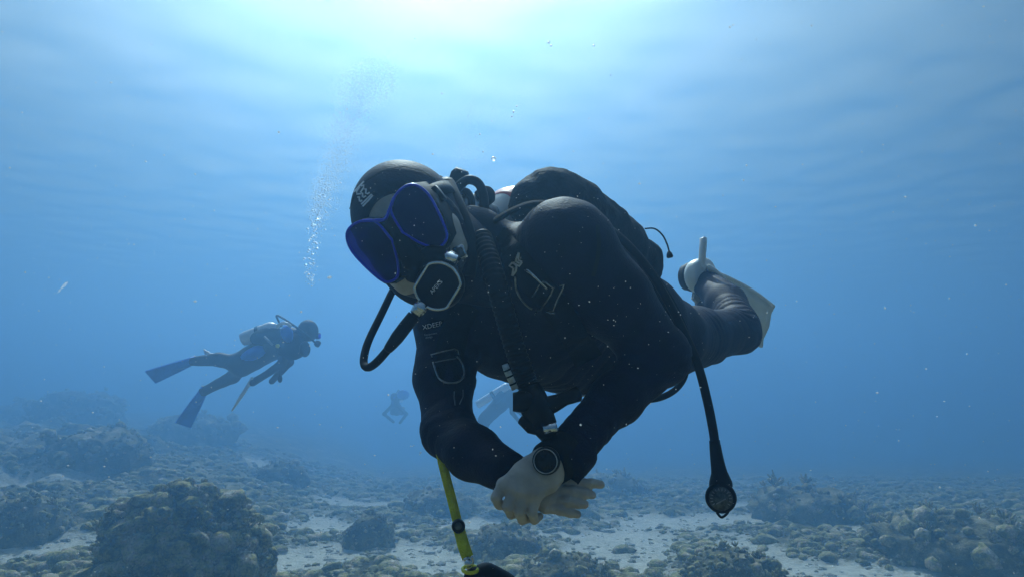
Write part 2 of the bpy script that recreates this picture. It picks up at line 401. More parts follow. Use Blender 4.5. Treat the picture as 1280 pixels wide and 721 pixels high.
def ico(s):
    bm = bmesh.new(); bmesh.ops.create_icosphere(bm, subdivisions=s, radius=1); bm.verts.index_update()
    V = np.array([v.co[:] for v in bm.verts]); F = np.array([[v.index for v in f.verts] for f in bm.faces]); bm.free(); return V, F
ICO = {s: ico(s) for s in (1, 2, 3, 4, 6)}
def lump(s, seed, big=.28, fine=.1):
    V, F = ICO[s]; o = seed * 3.7
    d = 1 + big * fbm(V * 1.4 + o, 2) + fine * 1.6 * (np.abs(fbm(V * 3.6 + o, 2)) - .2) + fine * .7 * noise(V * 9 + o)
    return V * d[:, None], F
def frag(seed):
    """a tuft of stubby branches"""
    rg = random.Random(seed); vs, fs, n = [], [], 0
    for i in range(22):
        w = rg.uniform(0, 6.28); t = rg.uniform(.15, 1.3); d = Vector((math.cos(w) * t, math.sin(w) * t, 1)).normalized(); L = rg.uniform(.5, 1.0)
        v, f = tube([d * .1, d * L * .6 + Vector((rg.uniform(-.1, .1), rg.uniform(-.1, .1), 0)), d * L], [.085, .085, .05], seg=4)
        for q in f:
            for k in range(1, len(q) - 1): fs.append((q[0] + n, q[k] + n, q[k + 1] + n))
        vs += [x[:] for x in v]; n += len(v)
    return np.array(vs), np.array(fs)
PROTO = [lump(2, i) for i in range(6)] + [lump(3, i + 20, .35, .14) for i in range(4)]
SMALL = [lump(1, i + 40, .4, .2) for i in range(6)]
TUFT = [frag(i) for i in range(4)]
def paste(items):
    """items: (V,F,loc,scale3,rotz,tilt) -> one triangle soup"""
    VV, FF, n = [], [], 0
    for V, F, loc, s, rz, tilt in items:
        R = np.array(Matrix.Rotation(rz, 3, 'Z') @ Matrix.Rotation(tilt, 3, 'X')); VV.append((V * s) @ R.T + loc); FF.append(F + n); n += len(V)
    return np.concatenate(VV), np.concatenate(FF)
def scatter_growth():
    rg = np.random.default_rng(11); its, its2 = [], []
    n = 42000; u = rg.random(n); Y = 6 + 24 * u ** 1.4; X = (rg.random(n) * 2 - 1) * (Y * .82 + .5)
    Z, m = reef_h(X, Y); keep = (m > .3) & (rg.random(n) < m)
    for x, y, z in zip(X[keep], Y[keep], Z[keep]):
        s = min(.15, rg.lognormal(-3.15, .55)) * (1 + .012 * y); q = rg.random()
        if q < .75:
            V, F = (PROTO[rg.integers(6)] if s > .08 and y < 16 else SMALL[rg.integers(6)]); its.append((V, F, (x, y, z), (s * rg.uniform(.8, 1.6), s * rg.uniform(.7, 1.3), s * rg.uniform(.4, .9)), rg.uniform(0, 6.3), rg.normal(0, .25)))
        elif y < 15: V, F = TUFT[rg.integers(4)]; s = min(s, .08); its.append((V, F, (x, y, z - .02), s * 1.1, rg.uniform(0, 6.3), rg.normal(0, .25)))
    part('coral_growth', paste(its), 'growth', kind='stuff', smooth=True)
    n = 6500; Y = 6 + 14 * rg.random(n) ** 1.5; X = (rg.random(n) * 2 - 1) * (Y * .8 + .5); Z, m = reef_h(X, Y); keep = (m < .75)
    for x, y, z in zip(X[keep], Y[keep], Z[keep]):
        s = rg.lognormal(-3.6, .5); V, F = PROTO[rg.integers(6)] if rg.random() < .3 else ICO[1]
        its2.append((V, F, (x, y, z), (s * rg.uniform(.6, 2.2), s, s * rg.uniform(.4, .8)), rg.uniform(0, 6.3), rg.normal(0, .3)))
    part('coral_rubble', paste(its2), 'pale', kind='stuff', smooth=False)
scatter_growth()
def coral_head(px, py, w, hgt, seed, label, sub=4, knobs=60, dep=None, sx=1.0):
    p = G2(px, py); p.z -= .05
    V, F = ICO[sub]; o = seed * 5.1; V0 = V.copy()
    d = 1 + .22 * fbm(V * 1.3 + o, 2) + .17 * (np.abs(fbm(V * 2.6 + o, 2)) * 2 - .5) + .13 * (np.abs(fbm(V * 6 + o, 2)) * 2 - .5)
    if sub >= 6: d = d + .055 * noise(V * 17 + o) + .03 * noise(V * 38 + o)
    else: d = d + .04 * noise(V * 13 + o)
    W = V * d[:, None]; W = np.sign(W) * np.abs(W) ** (.86 if sub >= 6 else .85)
    W = W * [w / 2 * sx, w / 2, hgt]; W[:, 2] = np.maximum(W[:, 2], -.25 * hgt)
    root = thing('coral_head', p, label, 'coral', 'coral heads on the sea floor')
    part('crust', (W + np.array(p), F), 'coral', root)
    rg = np.random.default_rng(seed); its = []
    if sub >= 6:
        nrm = vnormals(W, F); cand = np.where(W[:, 2] > .15 * hgt)[0]
        for i in rg.choice(cand, 95, replace=False):
            s = w * rg.lognormal(-2.75, .35); v, f = PROTO[6 + rg.integers(4)]; its.append((v, f, W[i] + np.array(p) + nrm[i] * s * .25, (s * rg.uniform(.9, 1.5), s, s * rg.uniform(.5, .8)), rg.uniform(0, 6.3), rg.normal(0, .3)))
    nrm = vnormals(W, F); cand = np.where((W[:, 2] > .08 * hgt))[0]
    for i in rg.choice(cand, min(knobs, len(cand)), replace=False):
        s = w * rg.lognormal(-4.05 if sub >= 6 else -3.6, .55); q = rg.random(); loc = W[i] + np.array(p) + nrm[i] * s * .2
        if q < .55: v, f = (PROTO if sub >= 6 and s > .05 else SMALL)[rg.integers(6)]; its.append((v, f, loc, (s, s, s * rg.uniform(.6, 1)), rg.uniform(0, 6.3), rg.normal(0, .4)))
        else: v, f = TUFT[rg.integers(4)]; its.append((v, f, loc, s * 1.25, rg.uniform(0, 6.3), rg.normal(0, .6)))
    part('coral_growth', paste(its), 'growth', root, kind='stuff')
coral_head(228, 738, 1.8, 1.2, 1, 'big dark knobbly coral mound at the lower left of the sea floor', sub=6, knobs=5200)
coral_head(462, 676, .85, .42, 2, 'rounded grey coral boulder ringed by white sand left of the yellow strap', knobs=140)
coral_head(630, 690, 1.1, .42, 3, 'low brown coral mound on the sea floor below the clasped hands', knobs=140)
coral_head(1190, 690, 2.3, .55, 4, 'broad hazy dark coral mound at the far right of the sea floor', knobs=200)
coral_head(920, 730, 1.25, .42, 5, 'dark coral mound at the bottom edge under the hanging gauge', knobs=200)
coral_head(20, 670, 1.3, .6, 6, 'dark olive coral clump at the left edge beside the big mound', knobs=160)
coral_head(120, 575, 2.2, .75, 7, 'bluish low coral ridge behind and left of the big mound', knobs=160)
coral_head(245, 545, 3.0, .8, 8, 'faded coral mound below the blue fins of the swimming diver', knobs=120)
coral_head(95, 525, 3.6, 1.3, 9, 'faint tall reef outcrop rising highest at the left horizon', knobs=120)
coral_head(20, 530, 2.6, 1.0, 12, 'faint reef outcrop at the left edge of the horizon', knobs=90)
coral_head(350, 600, 1.4, .5, 10, 'grey coral patch beside sand right of the big mound', knobs=120)
coral_head(545, 640, 1.5, .5, 11, 'flat dark coral patch just left of the yellow strap', knobs=120)
coral_head(760, 620, 2.4, .6, 13, 'hazy coral patch right of the clasped hands', knobs=120)
coral_head(1010, 640, 2.2, .55, 14, 'pale hazy coral patch right of the hanging gauge', knobs=120)
coral_head(700, 726, 1.2, .35, 15, 'knobbly brown coral at the bottom edge right of the black float', knobs=160)
# ------------------------------------------------------------------ the main diver
def decal(strokes, w, bvh, lift=.0016, closed=False):
    """flat print laid on a surface: strokes are photo-pixel polylines projected onto the surface they are printed on"""
    V, F = [], []
    for st in strokes:
        st = [Vector((*q, 0)) for q in st]; pts = []
        for a, b in zip(st, st[1:]):
            m = max(1, int((b - a).length / 3))
            pts += [a.lerp(b, k / m) for k in range(m)]
        pts.append(st[-1]); n0 = len(V); ok = True; row = []
        for i, p in enumerate(pts):
            t = (pts[min(i + 1, len(pts) - 1)] - pts[max(i - 1, 0)]).normalized(); s = Vector((-t.y, t.x, 0)) * w / 2
            row.append((onto(p.x + s.x, p.y + s.y, bvh, lift), onto(p.x - s.x, p.y - s.y, bvh, lift)))
        for a, b in row: V += [a, b]
        F += [(n0 + 2 * i, n0 + 2 * i + 1, n0 + 2 * i + 3, n0 + 2 * i + 2) for i in range(len(row) - 1)]
    return V, F
LAST_D = [1.2]
def onto(px, py, bvh, lift=.0016):
    d = (C(px, py, 1) - CP).normalized(); h = bvh.ray_cast(CP, d)
    if h[0] is None: return C(px, py, LAST_D[0])
    LAST_D[0] = (h[0] - CP).dot(CF)
    n = h[1] if h[1].dot(d) < 0 else -h[1]
    return h[0] + n * lift - d * lift * .5
def bvh_of(*vfs):
    V, F = [], []
    for v, f in vfs:
        n = len(V); V += [tuple(x) for x in v]; F += [tuple(int(i) + n for i in q) for q in f]
    return BVHTree.FromPolygons(V, F)
def text_vf(s, size, place):
    cu = bpy.data.curves.new('lettering', 'FONT'); cu.body = s; cu.size = size; cu.align_x = 'CENTER'; cu.align_y = 'CENTER'; cu.resolution_u = 2
    ob = bpy.data.objects.new('lettering', cu); me = bpy.data.meshes.new_from_object(ob)
    V = [place(v.co.x, v.co.y) for v in me.vertices]; F = [tuple(p.vertices) for p in me.polygons]
    bpy.data.objects.remove(ob); bpy.data.meshes.remove(me); bpy.data.curves.remove(cu); return V, F
def on_text(s, px, py, size, ang, bvh, sq=1.0):
    ca, sa = math.cos(math.radians(ang)), math.sin(math.radians(ang))
    return text_vf(s, size, lambda x, y: onto(px + x * sq * ca - y * sa, py - (x * sq * sa + y * ca), bvh, .002))
def bar(path, w, t, nrm):
    """flat webbing of width w, thickness t along path, facing nrm (vector or list)"""
    P = [Vector(p) for p in path]; V, F = [], []; n = len(P)
    for i, p in enumerate(P):
        tg = (P[min(i + 1, n - 1)] - P[max(i - 1, 0)]).normalized(); q = nrm[i] if isinstance(nrm, list) else nrm
        s = tg.cross(q).normalized(); q2 = s.cross(tg).normalized()
        for a, b in ((1, 1), (-1, 1), (-1, -1), (1, -1)): V.append(p + s * a * w / 2 + q2 * b * t / 2)
    for i in range(n - 1):
        for k in range(4): F.append((4 * i + k, 4 * i + (k + 1) % 4, 4 * i + 4 + (k + 1) % 4, 4 * i + 4 + k))
    F += [(3, 2, 1, 0), tuple(4 * (n - 1) + k for k in range(4))]
    return V, F

def main_diver():
    root = thing('person', C(640, 420, 1.35), 'scuba diver in black wetsuit and blue rimmed mask with hands clasped in front', 'diver')
    # --- body: torso, arms, legs, neck, one surface
    N0 = C(628, 338, 1.30); PV = C(812, 425, 1.64); LS = C(702, 302, 1.17); RS = C(562, 402, 1.36)
    T = (PV - N0).normalized(); Lx = (LS - RS); Lx = (Lx - T * Lx.dot(T)).normalized(); Nn = T.cross(Lx).normalized()
    if Nn.dot(CF) > 0: Nn = -Nn
    AX = (Lx, Nn, T)
    B = Body()
    cc = N0 + T * .17
    B.ell(cc, AX, (.175, .115, .19), .05).ell(N0 + T * .36, AX, (.145, .105, .17), .05).ell(PV - T * .02, AX, (.12, .10, .14), .04).ell(C(655, 425, 1.40), (CR, CU, CF), (.13, .085, .10), .05).ell(C(720, 445, 1.48), (CR, CU, CF), (.12, .08, .10), .05)
    B.chain([N0 + T * .04, C(592, 300, 1.25)], [.07, .06], .04)
    B.chain([cc - T * .06, LS], [.09, .07], .05).chain([cc - T * .06, RS], [.09, .06], .05)
    B.chain([LS, C(762, 372, 1.19), C(826, 446, 1.22)], [.060, .063, .050], .02)           # left upper arm
    B.ell(C(722, 318, 1.17), (CR, CU, CF), (.058, .062, .06), .05)
    B.chain([C(824, 444, 1.22), C(770, 498, 1.15), C(708, 569, 1.05)], [.048, .040, .032], .02)   # left forearm
    B.ell(C(834, 447, 1.23), (CR, CU, CF), (.022, .024, .03), .03)
    B.chain([RS, C(556, 470, 1.30), C(560, 536, 1.20)], [.062, .049, .043], .03)           # right upper arm
    B.chain([C(560, 540, 1.20), C(592, 566, 1.12), C(634, 590, 1.045)], [.042, .041, .031], .02)
    LH = PV + Lx * .035 + T * .03; RH = PV - Lx * .09 + T * .03
    LK = C(922, 412, 2.0); B.chain([LH, C(868, 422, 1.84), LK], [.080, .073, .060], .03)
    B.ell(C(924, 416, 2.0), (CR, CU, CF), (.056, .056, .06), .03)
    B.chain([C(924, 405, 2.03), C(908, 380, 2.16), C(880, 351, 2.36)], [.056, .058, .042], .015)
    RK = C(885, 428, 2.1); B.chain([RH, RK], [.085, .062], .05).chain([RK, C(892, 410, 2.3), C(884, 378, 2.55)], [.058, .06, .043], .02)
    V, F = B.build(.006)
    nr = vnormals(V, F)                                                   # soft creases in the rubber
    V = V + nr * (.0035 * noise(V * 9)[:, None] + .0022 * noise(V * np.array([26., 14., 26.]))[:, None])
    for jp, ax_, rad, amp in ((C(826, 446, 1.2), C(775, 505, 1.15) - C(762, 372, 1.19), .075, .003), (C(562, 540, 1.18), C(592, 566, 1.12) - C(556, 470, 1.3), .07, .0018), (C(655, 330, 1.2), LS - N0, .07, .004),
                             (C(720, 455, 1.4), T, .13, .004), (C(925, 395, 2.0), C(880, 352, 2.36) - LK, .1, .004), (C(850, 425, 1.78), LK - LH, .1, .005), (C(745, 535, 1.1), C(710, 572, 1.05) - C(775, 505, 1.15), .06, .0022), (C(575, 440, 1.3), Vector(C(556, 470, 1.3) - RS), .06, .003)):
        q = V - np.array(jp); a_ = np.array(Vector(ax_).normalized()); s_ = q @ a_
        V = V - nr * (amp * np.exp(-(np.linalg.norm(q, axis=1) / rad) ** 2) * np.maximum(0, np.sin(s_ * 2 * np.pi / .027 + 5 * noise(V * 13 + 3))) ** 1.5)[:, None]
    body = part('body', (V, F), 'suit', root); bv = bvh_of((V, F)); V0b, F0b = V, F
    # seam rings of the sleeve and cuffs
    def ring(name, c, ax, r, t, m, p, sq=1):
        ax = Vector(ax).normalized(); a = ax.orthogonal().normalized(); b = ax.cross(a)
        return part(name, tube([Vector(c) + (a * math.cos(w) + b * math.sin(w)) * r for w in np.linspace(0, 2 * math.pi, 28, endpoint=False)], t, 8, True), m, p)
    part('sleeve_seam', decal([[(746, 282), (748, 305), (746, 325), (741, 345)]], 5, bv, .002), 'rubber', body)
    ax = C(775, 505, 1.15) - C(710, 572, 1.05)
    part('cuff', lathe(C(712, 569, 1.052), ax, [(-.03, .037), (-.012, .0365), (.012, .036), (.02, .035), (.022, .031)]), 'suit', body)
    # --- head, in head axes: x across the eyes, y up, z out of the face
    ex = (CR * .82 + CU * .57); u0 = (-CR * .57 + CU * .82); f0 = -CF
    def rot(v, axis, deg): return Matrix.Rotation(math.radians(deg), 3, axis) @ v
    ex, f0 = rot(ex, u0, -8), rot(f0, u0, -8)
    u0, f0 = rot(u0, ex, 5), rot(f0, ex, 5)
    HC = C(517, 287, 1.165); HX = (ex.normalized(), u0.normalized(), f0.normalized()); S = .96
    def H(x, y, z): return HC + (HX[0] * x + HX[1] * y + HX[2] * z) * S
    def HV(v): return HX[0] * v[0] + HX[1] * v[1] + HX[2] * v[2]
    B = Body()
    B.ell(H(0, .02, -.01), HX, (.074, .088, .092), .02).ell(H(0, -.055, .03), HX, (.058, .062, .06), .03).ell(H(0, -.1, .062), HX, (.024, .02, .022), .02)
    B.cone(H(0, .012, .085), H(0, -.028, .108), .008, .013, .012).cone(H(-.045, -.03, .045), H(-.04, -.06, .05), .032, .03, .02).cone(H(.045, -.03, .045), H(.04, -.06, .05), .032, .03, .02)
    B.cone(H(-.02, -.062, .086), H(.02, -.062, .086), .008, .008, .012)
    for s in (-1, 1): B.ell(H(.031 * s, .012, .1), HX, (.018, .012, .014), .012, -1); B.ell(H(.031 * s, .012, .082), HX, (.0125, .0125, .0125), .004)
    face = part('face', B.build(.003), 'skin', root)
    B = Body()
    B.ell(H(0, .024, -.014), HX, (.086, .096, .10), .02).ell(H(0, -.055, .015), HX, (.080, .078, .07), .03).cone(H(0, -.05, -.02), N0, .075, .07, .04)
    B.ell(H(0, -.018, .12), HX, (.080, .090, .088), .012, -1)
    hv, hf = B.build(.005); hb = bvh_of((hv, hf))
    hood = part('hood', (hv, hf), 'hoodm', root)
    sealp = []
    for w in np.linspace(0, 2 * math.pi, 40, endpoint=False):
        sealp.append(H(.080 * math.cos(w), -.016 + .090 * math.sin(w), .072 - .044 * abs(math.cos(w)) ** 2 - .012 * math.sin(w)))
    part('face_seal', tube(sealp, .006, 10, True), 'seal', hood)
    part('seam', decal([[(437, 262), (445, 243), (460, 226), (480, 214), (505, 209), (528, 215), (545, 227)]], 1.6, hb, .0012), 'web', hood)
    k = lambda L: [(441 + x / 20, 224 + y / 20) for x, y in L]
    part('emblem', decal([k(q) for q in ([(490, 390), (360, 520), (235, 640)], [(520, 415), (400, 550), (270, 690)], [(310, 270), (355, 265), (345, 375), (390, 385), (440, 350)], [(225, 365), (270, 370), (270, 450), (295, 470), (355, 430)],
                   [(145, 470), (185, 455), (195, 560), (220, 570), (260, 535)], [(300, 80), (190, 190), (65, 335)], [(225, 190), (300, 170), (290, 240), (215, 350)], [(230, 380), (125, 390), (125, 320), (195, 215)])], 1.9, hb, .002), 'print', hood)
    # --- mask
    mask = bpy.data.objects.new('mask', None); COL.objects.link(mask); POS[mask] = H(0, 0, .1); mask.parent = root; mask.location = POS[mask] - POS[root]; mask.empty_display_size = .05
    RL = [(.010, -.002), (.022, -.030), (.036, -.049), (.050, -.051), (.062, -.042), (.070, -.012), (.074, .022), (.067, .044), (.052, .052), (.030, .048), (.014, .034)]
    def lz(x, y): return .128 - 1.9 * x * x - .05 * abs(y) + .0
    for s in (-1, 1):
        o = spline([H(s * x, y, lz(x, y)) for x, y in RL + RL[:1]], 5)[:-1]
        part('mask_rim', tube(o, .0021, 8, True), 'blue', mask)
        cen = H(s * .045, 0, lz(.045, 0) + .002); n = len(o)
        part('mask_lens', ([cen] + [cen + (p - cen) * .97 for p in o], [(0, 1 + i, 1 + (i + 1) % n) for i in range(n)]), 'lens', mask)
    OUT = [(0, .036), (.016, .042), (.032, .054), (.054, .058), (.072, .048), (.079, .02), (.075, -.016), (.066, -.046), (.05, -.056), (.034, -.057), (.022, -.062), (.008, -.066)]
    OUT = OUT + [(-x, y) for x, y in OUT[:0:-1]]
    lay = []
    for sc_, z in ((.97, .122), (1.0, .112), (1.0, .095), (1.02, .075), (1.03, .05), (.9, .045)):
        lay.append([H(x * (sc_ if y < .01 else min(sc_, 1.0)), min(y * sc_ - .002, .062 - .12 * (.122 - z)), z - 1.9 * x * x * (1 if z > .1 else 1.5)) for x, y in OUT])
    n = len(OUT); V = [p for l in lay for p in l]
    part('mask_skirt', (V, [(a * n + i, a * n + (i + 1) % n, a * n + n + (i + 1) % n, a * n + n + i) for a in range(len(lay) - 1) for i in range(n)]), 'skirt', mask)
    fp = [H(0, -.005, .121)] + [H(x * .95, y * .95, .1215 - 1.95 * x * x) for x, y in OUT]
    part('mask_frame', (fp, [(0, 1 + i, 1 + (i + 1) % n) for i in range(n)]), 'frame', mask)
    part('nose_pocket', tube([H(0, .01, .112), H(0, -.02, .128), H(0, -.045, .133), H(0, -.06, .118)], [.010, .014, .019, .014], 14), 'skirt', mask)
    part('bridge', tube(spline([H(-.03, .048, .125), H(-.012, .036, .128), H(0, .030, .129), H(.012, .036, .128), H(.03, .048, .125)], 5), .0025, 8), 'blue', mask)
    st = [H(.092 * math.sin(w), .022 + .01 * math.cos(w), -.012 + .112 * math.cos(w)) for w in np.linspace(.75, 2 * math.pi - .75, 40)]
    part('mask_strap', bar(st, .022, .003, [(p - H(0, .02, -.012)).normalized() for p in st]), 'rubber', mask)
    for s in (-1, 1): part('strap_buckle', slab(H(.078 * s, .018, .062), HX[1], HX[2], HX[0], .013, .013, .006), 'plastic', mask)
    # --- second stage in the mouth
    rc = C(548, 357, 1.035); reg = bpy.data.objects.new('regulator', None); COL.objects.link(reg); POS[reg] = rc; reg.parent = root; reg.location = rc - POS[root]; reg.empty_display_size = .05
    rz = (-CF + CU * -.10 - CR * .12).normalized(); rx = (CR * .82 + CU * .57); rx = (rx - rz * rx.dot(rz)).normalized(); ry = rz.cross(rx)
    def R(x, y, z): return rc + rx * x + ry * y + rz * z
    part('housing', lathe(rc, -rz, [(-.004, .031), (.0, .0345), (.012, .036), (.028, .034), (.042, .026), (.06, .019), (.085, .017)], 28), 'plastic', reg)
    ang = math.atan2(.92, -.39); ol = []
    for w in np.linspace(0, 2 * math.pi, 72, endpoint=False):
        r = .0335; c = abs(math.cos(w - ang)); r = min(r, .0275 / c if c > .3 else r); ol.append((r * math.cos(w), r * math.sin(w)))
    part('cover_ring', tube([R(x, y, .006) for x, y in ol], .0022, 8, True), 'chrome', reg)
    part('purge_cover', fill([R(x * .96, y * .96, .004) for x, y in ol], rz * .0025), 'rubber', reg)
    a2 = math.radians(14)
    part('lettering', text_vf('APEKS', .0085, lambda x, y: R(-.002 + x * math.cos(a2) - y * math.sin(a2), x * math.sin(a2) + y * math.cos(a2), .0072)), 'print', reg)
    part('exhaust_tee', tube(spline([R(-.03, .03, -.02), R(-.012, .043, -.012), R(.014, .045, -.012), R(.034, .028, -.02)], 6), .012, 12), 'rubber', reg)
    part('side_cap', lathe(R(.03, .02, -.012), (R(.045, .028, -.006) - R(.03, .02, -.012)), [(0, .011), (.012, .011), (.014, .009)]), 'chrome', reg)
    part('buckle', slab(C(575, 316, 1.06), (CR * .9 + CU * .4).normalized(), (CU * .9 - CR * .4).normalized(), CF, .0085, .0105, .004, .3), 'chrome', reg)
    part('buckle_plate', slab(C(575, 316, 1.055), (CR * .9 + CU * .4).normalized(), (CU * .9 - CR * .4).normalized(), CF, .006, .0075, .003, .3), 'gauge', reg)
    sw = [C(530, 378, 1.035), C(524, 386, 1.035), C(519, 393, 1.035)]
    part('swivel', join(tube(sw, [.008, .0105, .0085], 14), tube([sw[0].lerp(sw[1], .5), sw[1]], [.0115, .0115], 6)), 'chrome', reg)
    part('neck_cowl', tube(spline([C(556, 232, 1.20), C(566, 255, 1.16), C(578, 285, 1.13), C(584, 315, 1.12), C(580, 345, 1.12)], 8), [.018] * 33, 12, flat=(CF, .5)), 'rubber', hood)
    hp = spline([C(519, 393, 1.035), C(506, 409, 1.035), C(490, 430, 1.05), C(474, 449, 1.07), C(463, 458, 1.085), C(456, 457, 1.1), C(455, 446, 1.115), C(461, 425, 1.14), C(477, 392, 1.175), C(495, 355, 1.215), C(515, 318, 1.28), C(545, 275, 1.36), C(572, 262, 1.39)], 10)
    hose = part('regulator_hose', tube(hp, .0062, 12), 'rubber', root)
    part('hose_protector', tube(hp[1:24], [.0098] * 16 + [.0095, .009, .0088, .0084, .008, .0075, .007], 12), 'rubber', hose)
    # --- tank, valve, first stage
    ta, tb = C(640, 279, 1.44), C(812, 352, 1.86); td = (tb - ta).normalized()
    tank = part('tank', lathe(ta, td, [(-.06, .022), (-.055, .034), (-.045, .05), (-.025, .068), (0, .079), (.03, .083), (.45, .083), (.47, .075)], 40), 'white', root)
    part('tank_band', lathe(ta, td, [(-.047, .049), (-.041, .0545), (-.034, .0618), (-.030, .0655), (-.0295, .062)], 40), 'red', tank)
    part('tank_mark', decal([[(634, 238), (640, 239), (645, 237)]], 3, bvh_of(lathe(ta, td, [(-.025, .068), (0, .079), (.03, .083), (.45, .083)], 40)), .001), 'plastic', tank)
    vc = ta - td * .08
    valve = part('valve', join(lathe(ta - td * .055, -td, [(0, .018), (.03, .018), (.04, .021), (.06, .021)]), tube([C(592, 262, 1.39), C(580, 248, 1.38), C(572, 236, 1.375)], [.014, .013, .012]), tube([C(600, 262, 1.38), C(612, 246, 1.36)], [.012, .012])), 'steel', tank)
    def knob(c, ax, r, L):
        v, f = lathe(c, ax, [(0, r * .8), (.002, r), (L * .7, r), (L, r * .7)], 24)
        for i in range(24, 72):
            if i % 3 == 0: v[i] = v[i] - (v[i] - (Vector(c) + Vector(ax).normalized() * (v[i] - Vector(c)).dot(Vector(ax).normalized()))) * .12
        return v, f
    part('valve_knob', knob(C(571, 231, 1.372), C(577, 214, 1.365) - C(571, 231, 1.372), .0185, .030), 'rubber', valve)
    part('valve_knob', knob(C(602, 249, 1.36), C(613, 240, 1.34) - C(602, 249, 1.36), .019, .026), 'rubber', valve)
    fs = part('first_stage', join(lathe(C(586, 250, 1.36), C(592, 275, 1.32) - C(586, 250, 1.36), [(0, .016), (.004, .02), (.03, .021), (.034, .017), (.045, .017), (.05, .02), (.062, .02), (.066, .015)])), 'steel', root)
    part('cap', ball(C(592, 272, 1.31), .013), 'chrome', fs)
    part('turret', lathe(C(570, 243, 1.345), C(568, 250, 1.32) - C(570, 240, 1.345), [(0, .01), (.003, .013), (.02, .013), (.022, .010)]), 'chrome', fs)
    lp = spline([C(563, 272, 1.33), C(565, 252, 1.31), C(573, 234, 1.295), C(586, 225, 1.285), C(599, 231, 1.28), C(605, 250, 1.27), C(604, 275, 1.25), C(602, 300, 1.23), C(604, 325, 1.2), C(610, 350, 1.15)], 8)
    part('inflator_feed_hose', tube(lp, .0085, 12), 'rubber', root)
    lp = spline([C(566, 262, 1.38), C(574, 243, 1.35), C(582, 239, 1.33), C(589, 248, 1.32), C(590, 268, 1.31)], 6)
    part('short_hose', tube(lp, .0065, 10), 'rubber', root)
    part('back_fabric', ball(C(546, 234, 1.24), (.020, .021, .03), (CR, CU, CF), 14), 'wing', root)
    # --- buoyancy wing on the back
    B = Body(); W = []
    for px, py, d, r in ((664, 254, 1.36, .040), (674, 251, 1.37, .053), (690, 250, 1.38, .055), (712, 258, 1.40, .056), (742, 282, 1.45, .058), (772, 306, 1.51, .058), (795, 328, 1.57, .054), (805, 352, 1.62, .040)): W.append((C(px, py, d), r))
    B.chain([w[0] for w in W], [w[1] for w in W], .02); Bx = Nn * -.0
    B.chain([C(664, 274, 1.5), C(740, 320, 1.62), C(800, 360, 1.75)], [.05, .055, .05], .05)
    V, F = B.build(.006); nr = vnormals(V, F); V = V + nr * (.0055 * noise(V * 16)[:, None] + .0035 * noise(V * 38)[:, None])
    wing = part('buoyancy_wing', (V, F), 'wing', root); wb = bvh_of((V, F))
    part('wing_piping', decal([[(708, 256), (745, 283), (775, 305), (800, 330), (822, 352)], ], 2.2, wb, .003), 'rubber', wing)
    part('pull_cord', tube(spline([C(806, 286, 1.55), C(818, 286, 1.54), C(828, 294, 1.53), C(834, 306, 1.52), C(837, 317, 1.52)], 6), .0018, 8), 'web', wing)
    part('pull_toggle', lathe(C(836, 314, 1.52), C(838, 324, 1.52) - C(836, 314, 1.52), [(0, .0025), (.006, .006), (.012, .0072), (.015, .005)]), 'plastic', wing)
    # --- harness
    def strap(pts, w, m='web', name='shoulder_strap', lift=.004, d=None):
        q = []; P = [Vector((*p, 0)) for p in pts]; P = spline(P, 6); n = len(P); V = []
        for i, p in enumerate(P):
            t = (P[min(i + 1, n - 1)] - P[max(i - 1, 0)]).normalized(); s = Vector((-t.y, t.x, 0)) * w / 2
            a, b = onto(p.x + s.x, p.y + s.y, bv, lift), onto(p.x - s.x, p.y - s.y, bv, lift); V += [a, b, b + CF * .004, a + CF * .004]
        F = [(4 * i + k, 4 * i + (k + 1) % 4, 4 * i + 4 + (k + 1) % 4, 4 * i + 4 + k) for i in range(n - 1) for k in range(4)] + [(0, 1, 2, 3), (4 * n - 1, 4 * n - 2, 4 * n - 3, 4 * n - 4)]
        return part(name, (V, F), m, root)
    s1 = strap([(618, 300), (640, 318), (668, 350), (690, 375), (715, 412), (735, 450)], 36)
    sb = bvh_of(([tuple(s1.matrix_basis.translation + POS[root] + v.co) for v in s1.data.vertices], [tuple(p.vertices) for p in s1.data.polygons]), (V0b, F0b))
    s1b = strap([(585, 380), (572, 405), (562, 440), (560, 475)], 34)
    part('collar_strap', bar(spline([C(700, 257, 1.16), C(668, 255, 1.17), C(640, 264, 1.19), C(612, 281, 1.22), C(592, 300, 1.26)], 6), .012, .005, -CF + CU * .8), 'web', root)
    k = lambda L: [(622 + x / 7.2, 300 + y / 7.2) for x, y in L]
    part('emblem', decal([k(q) for q in ([(172, 195), (176, 168), (200, 110)], [(200, 110), (196, 176), (228, 192)], [(228, 192), (204, 230), (172, 216), (140, 200)], [(140, 200), (114, 230), (146, 246)], [(150, 196), (182, 232)], [(178, 236), (172, 275), (140, 318)], [(140, 318), (148, 262), (150, 246)], [(180, 192), (206, 205)], [(213, 158), (222, 158)])], 2.5, sb, .002), 'print', s1)
    def onp(pts, lift, bvh=bv): return [onto(x, y, bvh, lift) for x, y in pts]
    part('d_ring', tube(spline(onp([(646, 345), (647, 360), (653, 372), (661, 381), (666, 384)], .004, sb), 5), .0017, 8), 'steel', s1)
    part('d_ring', tube(spline(onp([(659, 336), (664, 337), (671, 343), (678, 350), (686, 358)], .005, sb), 5), [.0014] * 3 + [.0034] * 4 + [.003] * 5 + [.0022] * 9, 8), 'chrome', s1)
    part('strap_keeper', tube(onp([(680, 350), (684, 351), (693, 358), (690, 366), (684, 375), (677, 385), (671, 386)], .004, sb), .0012, 8), 'steel', s1)
    part('strap_keeper', tube(onp([(676, 354), (672, 361), (667, 369)], .004, sb), .0009, 6), 'steel', s1)
    part('strap_keeper', tube(onp([(701, 355), (706, 354), (704, 360), (698, 372), (693, 386), (686, 387)], .004, sb), .0011, 6), 'steel', s1)
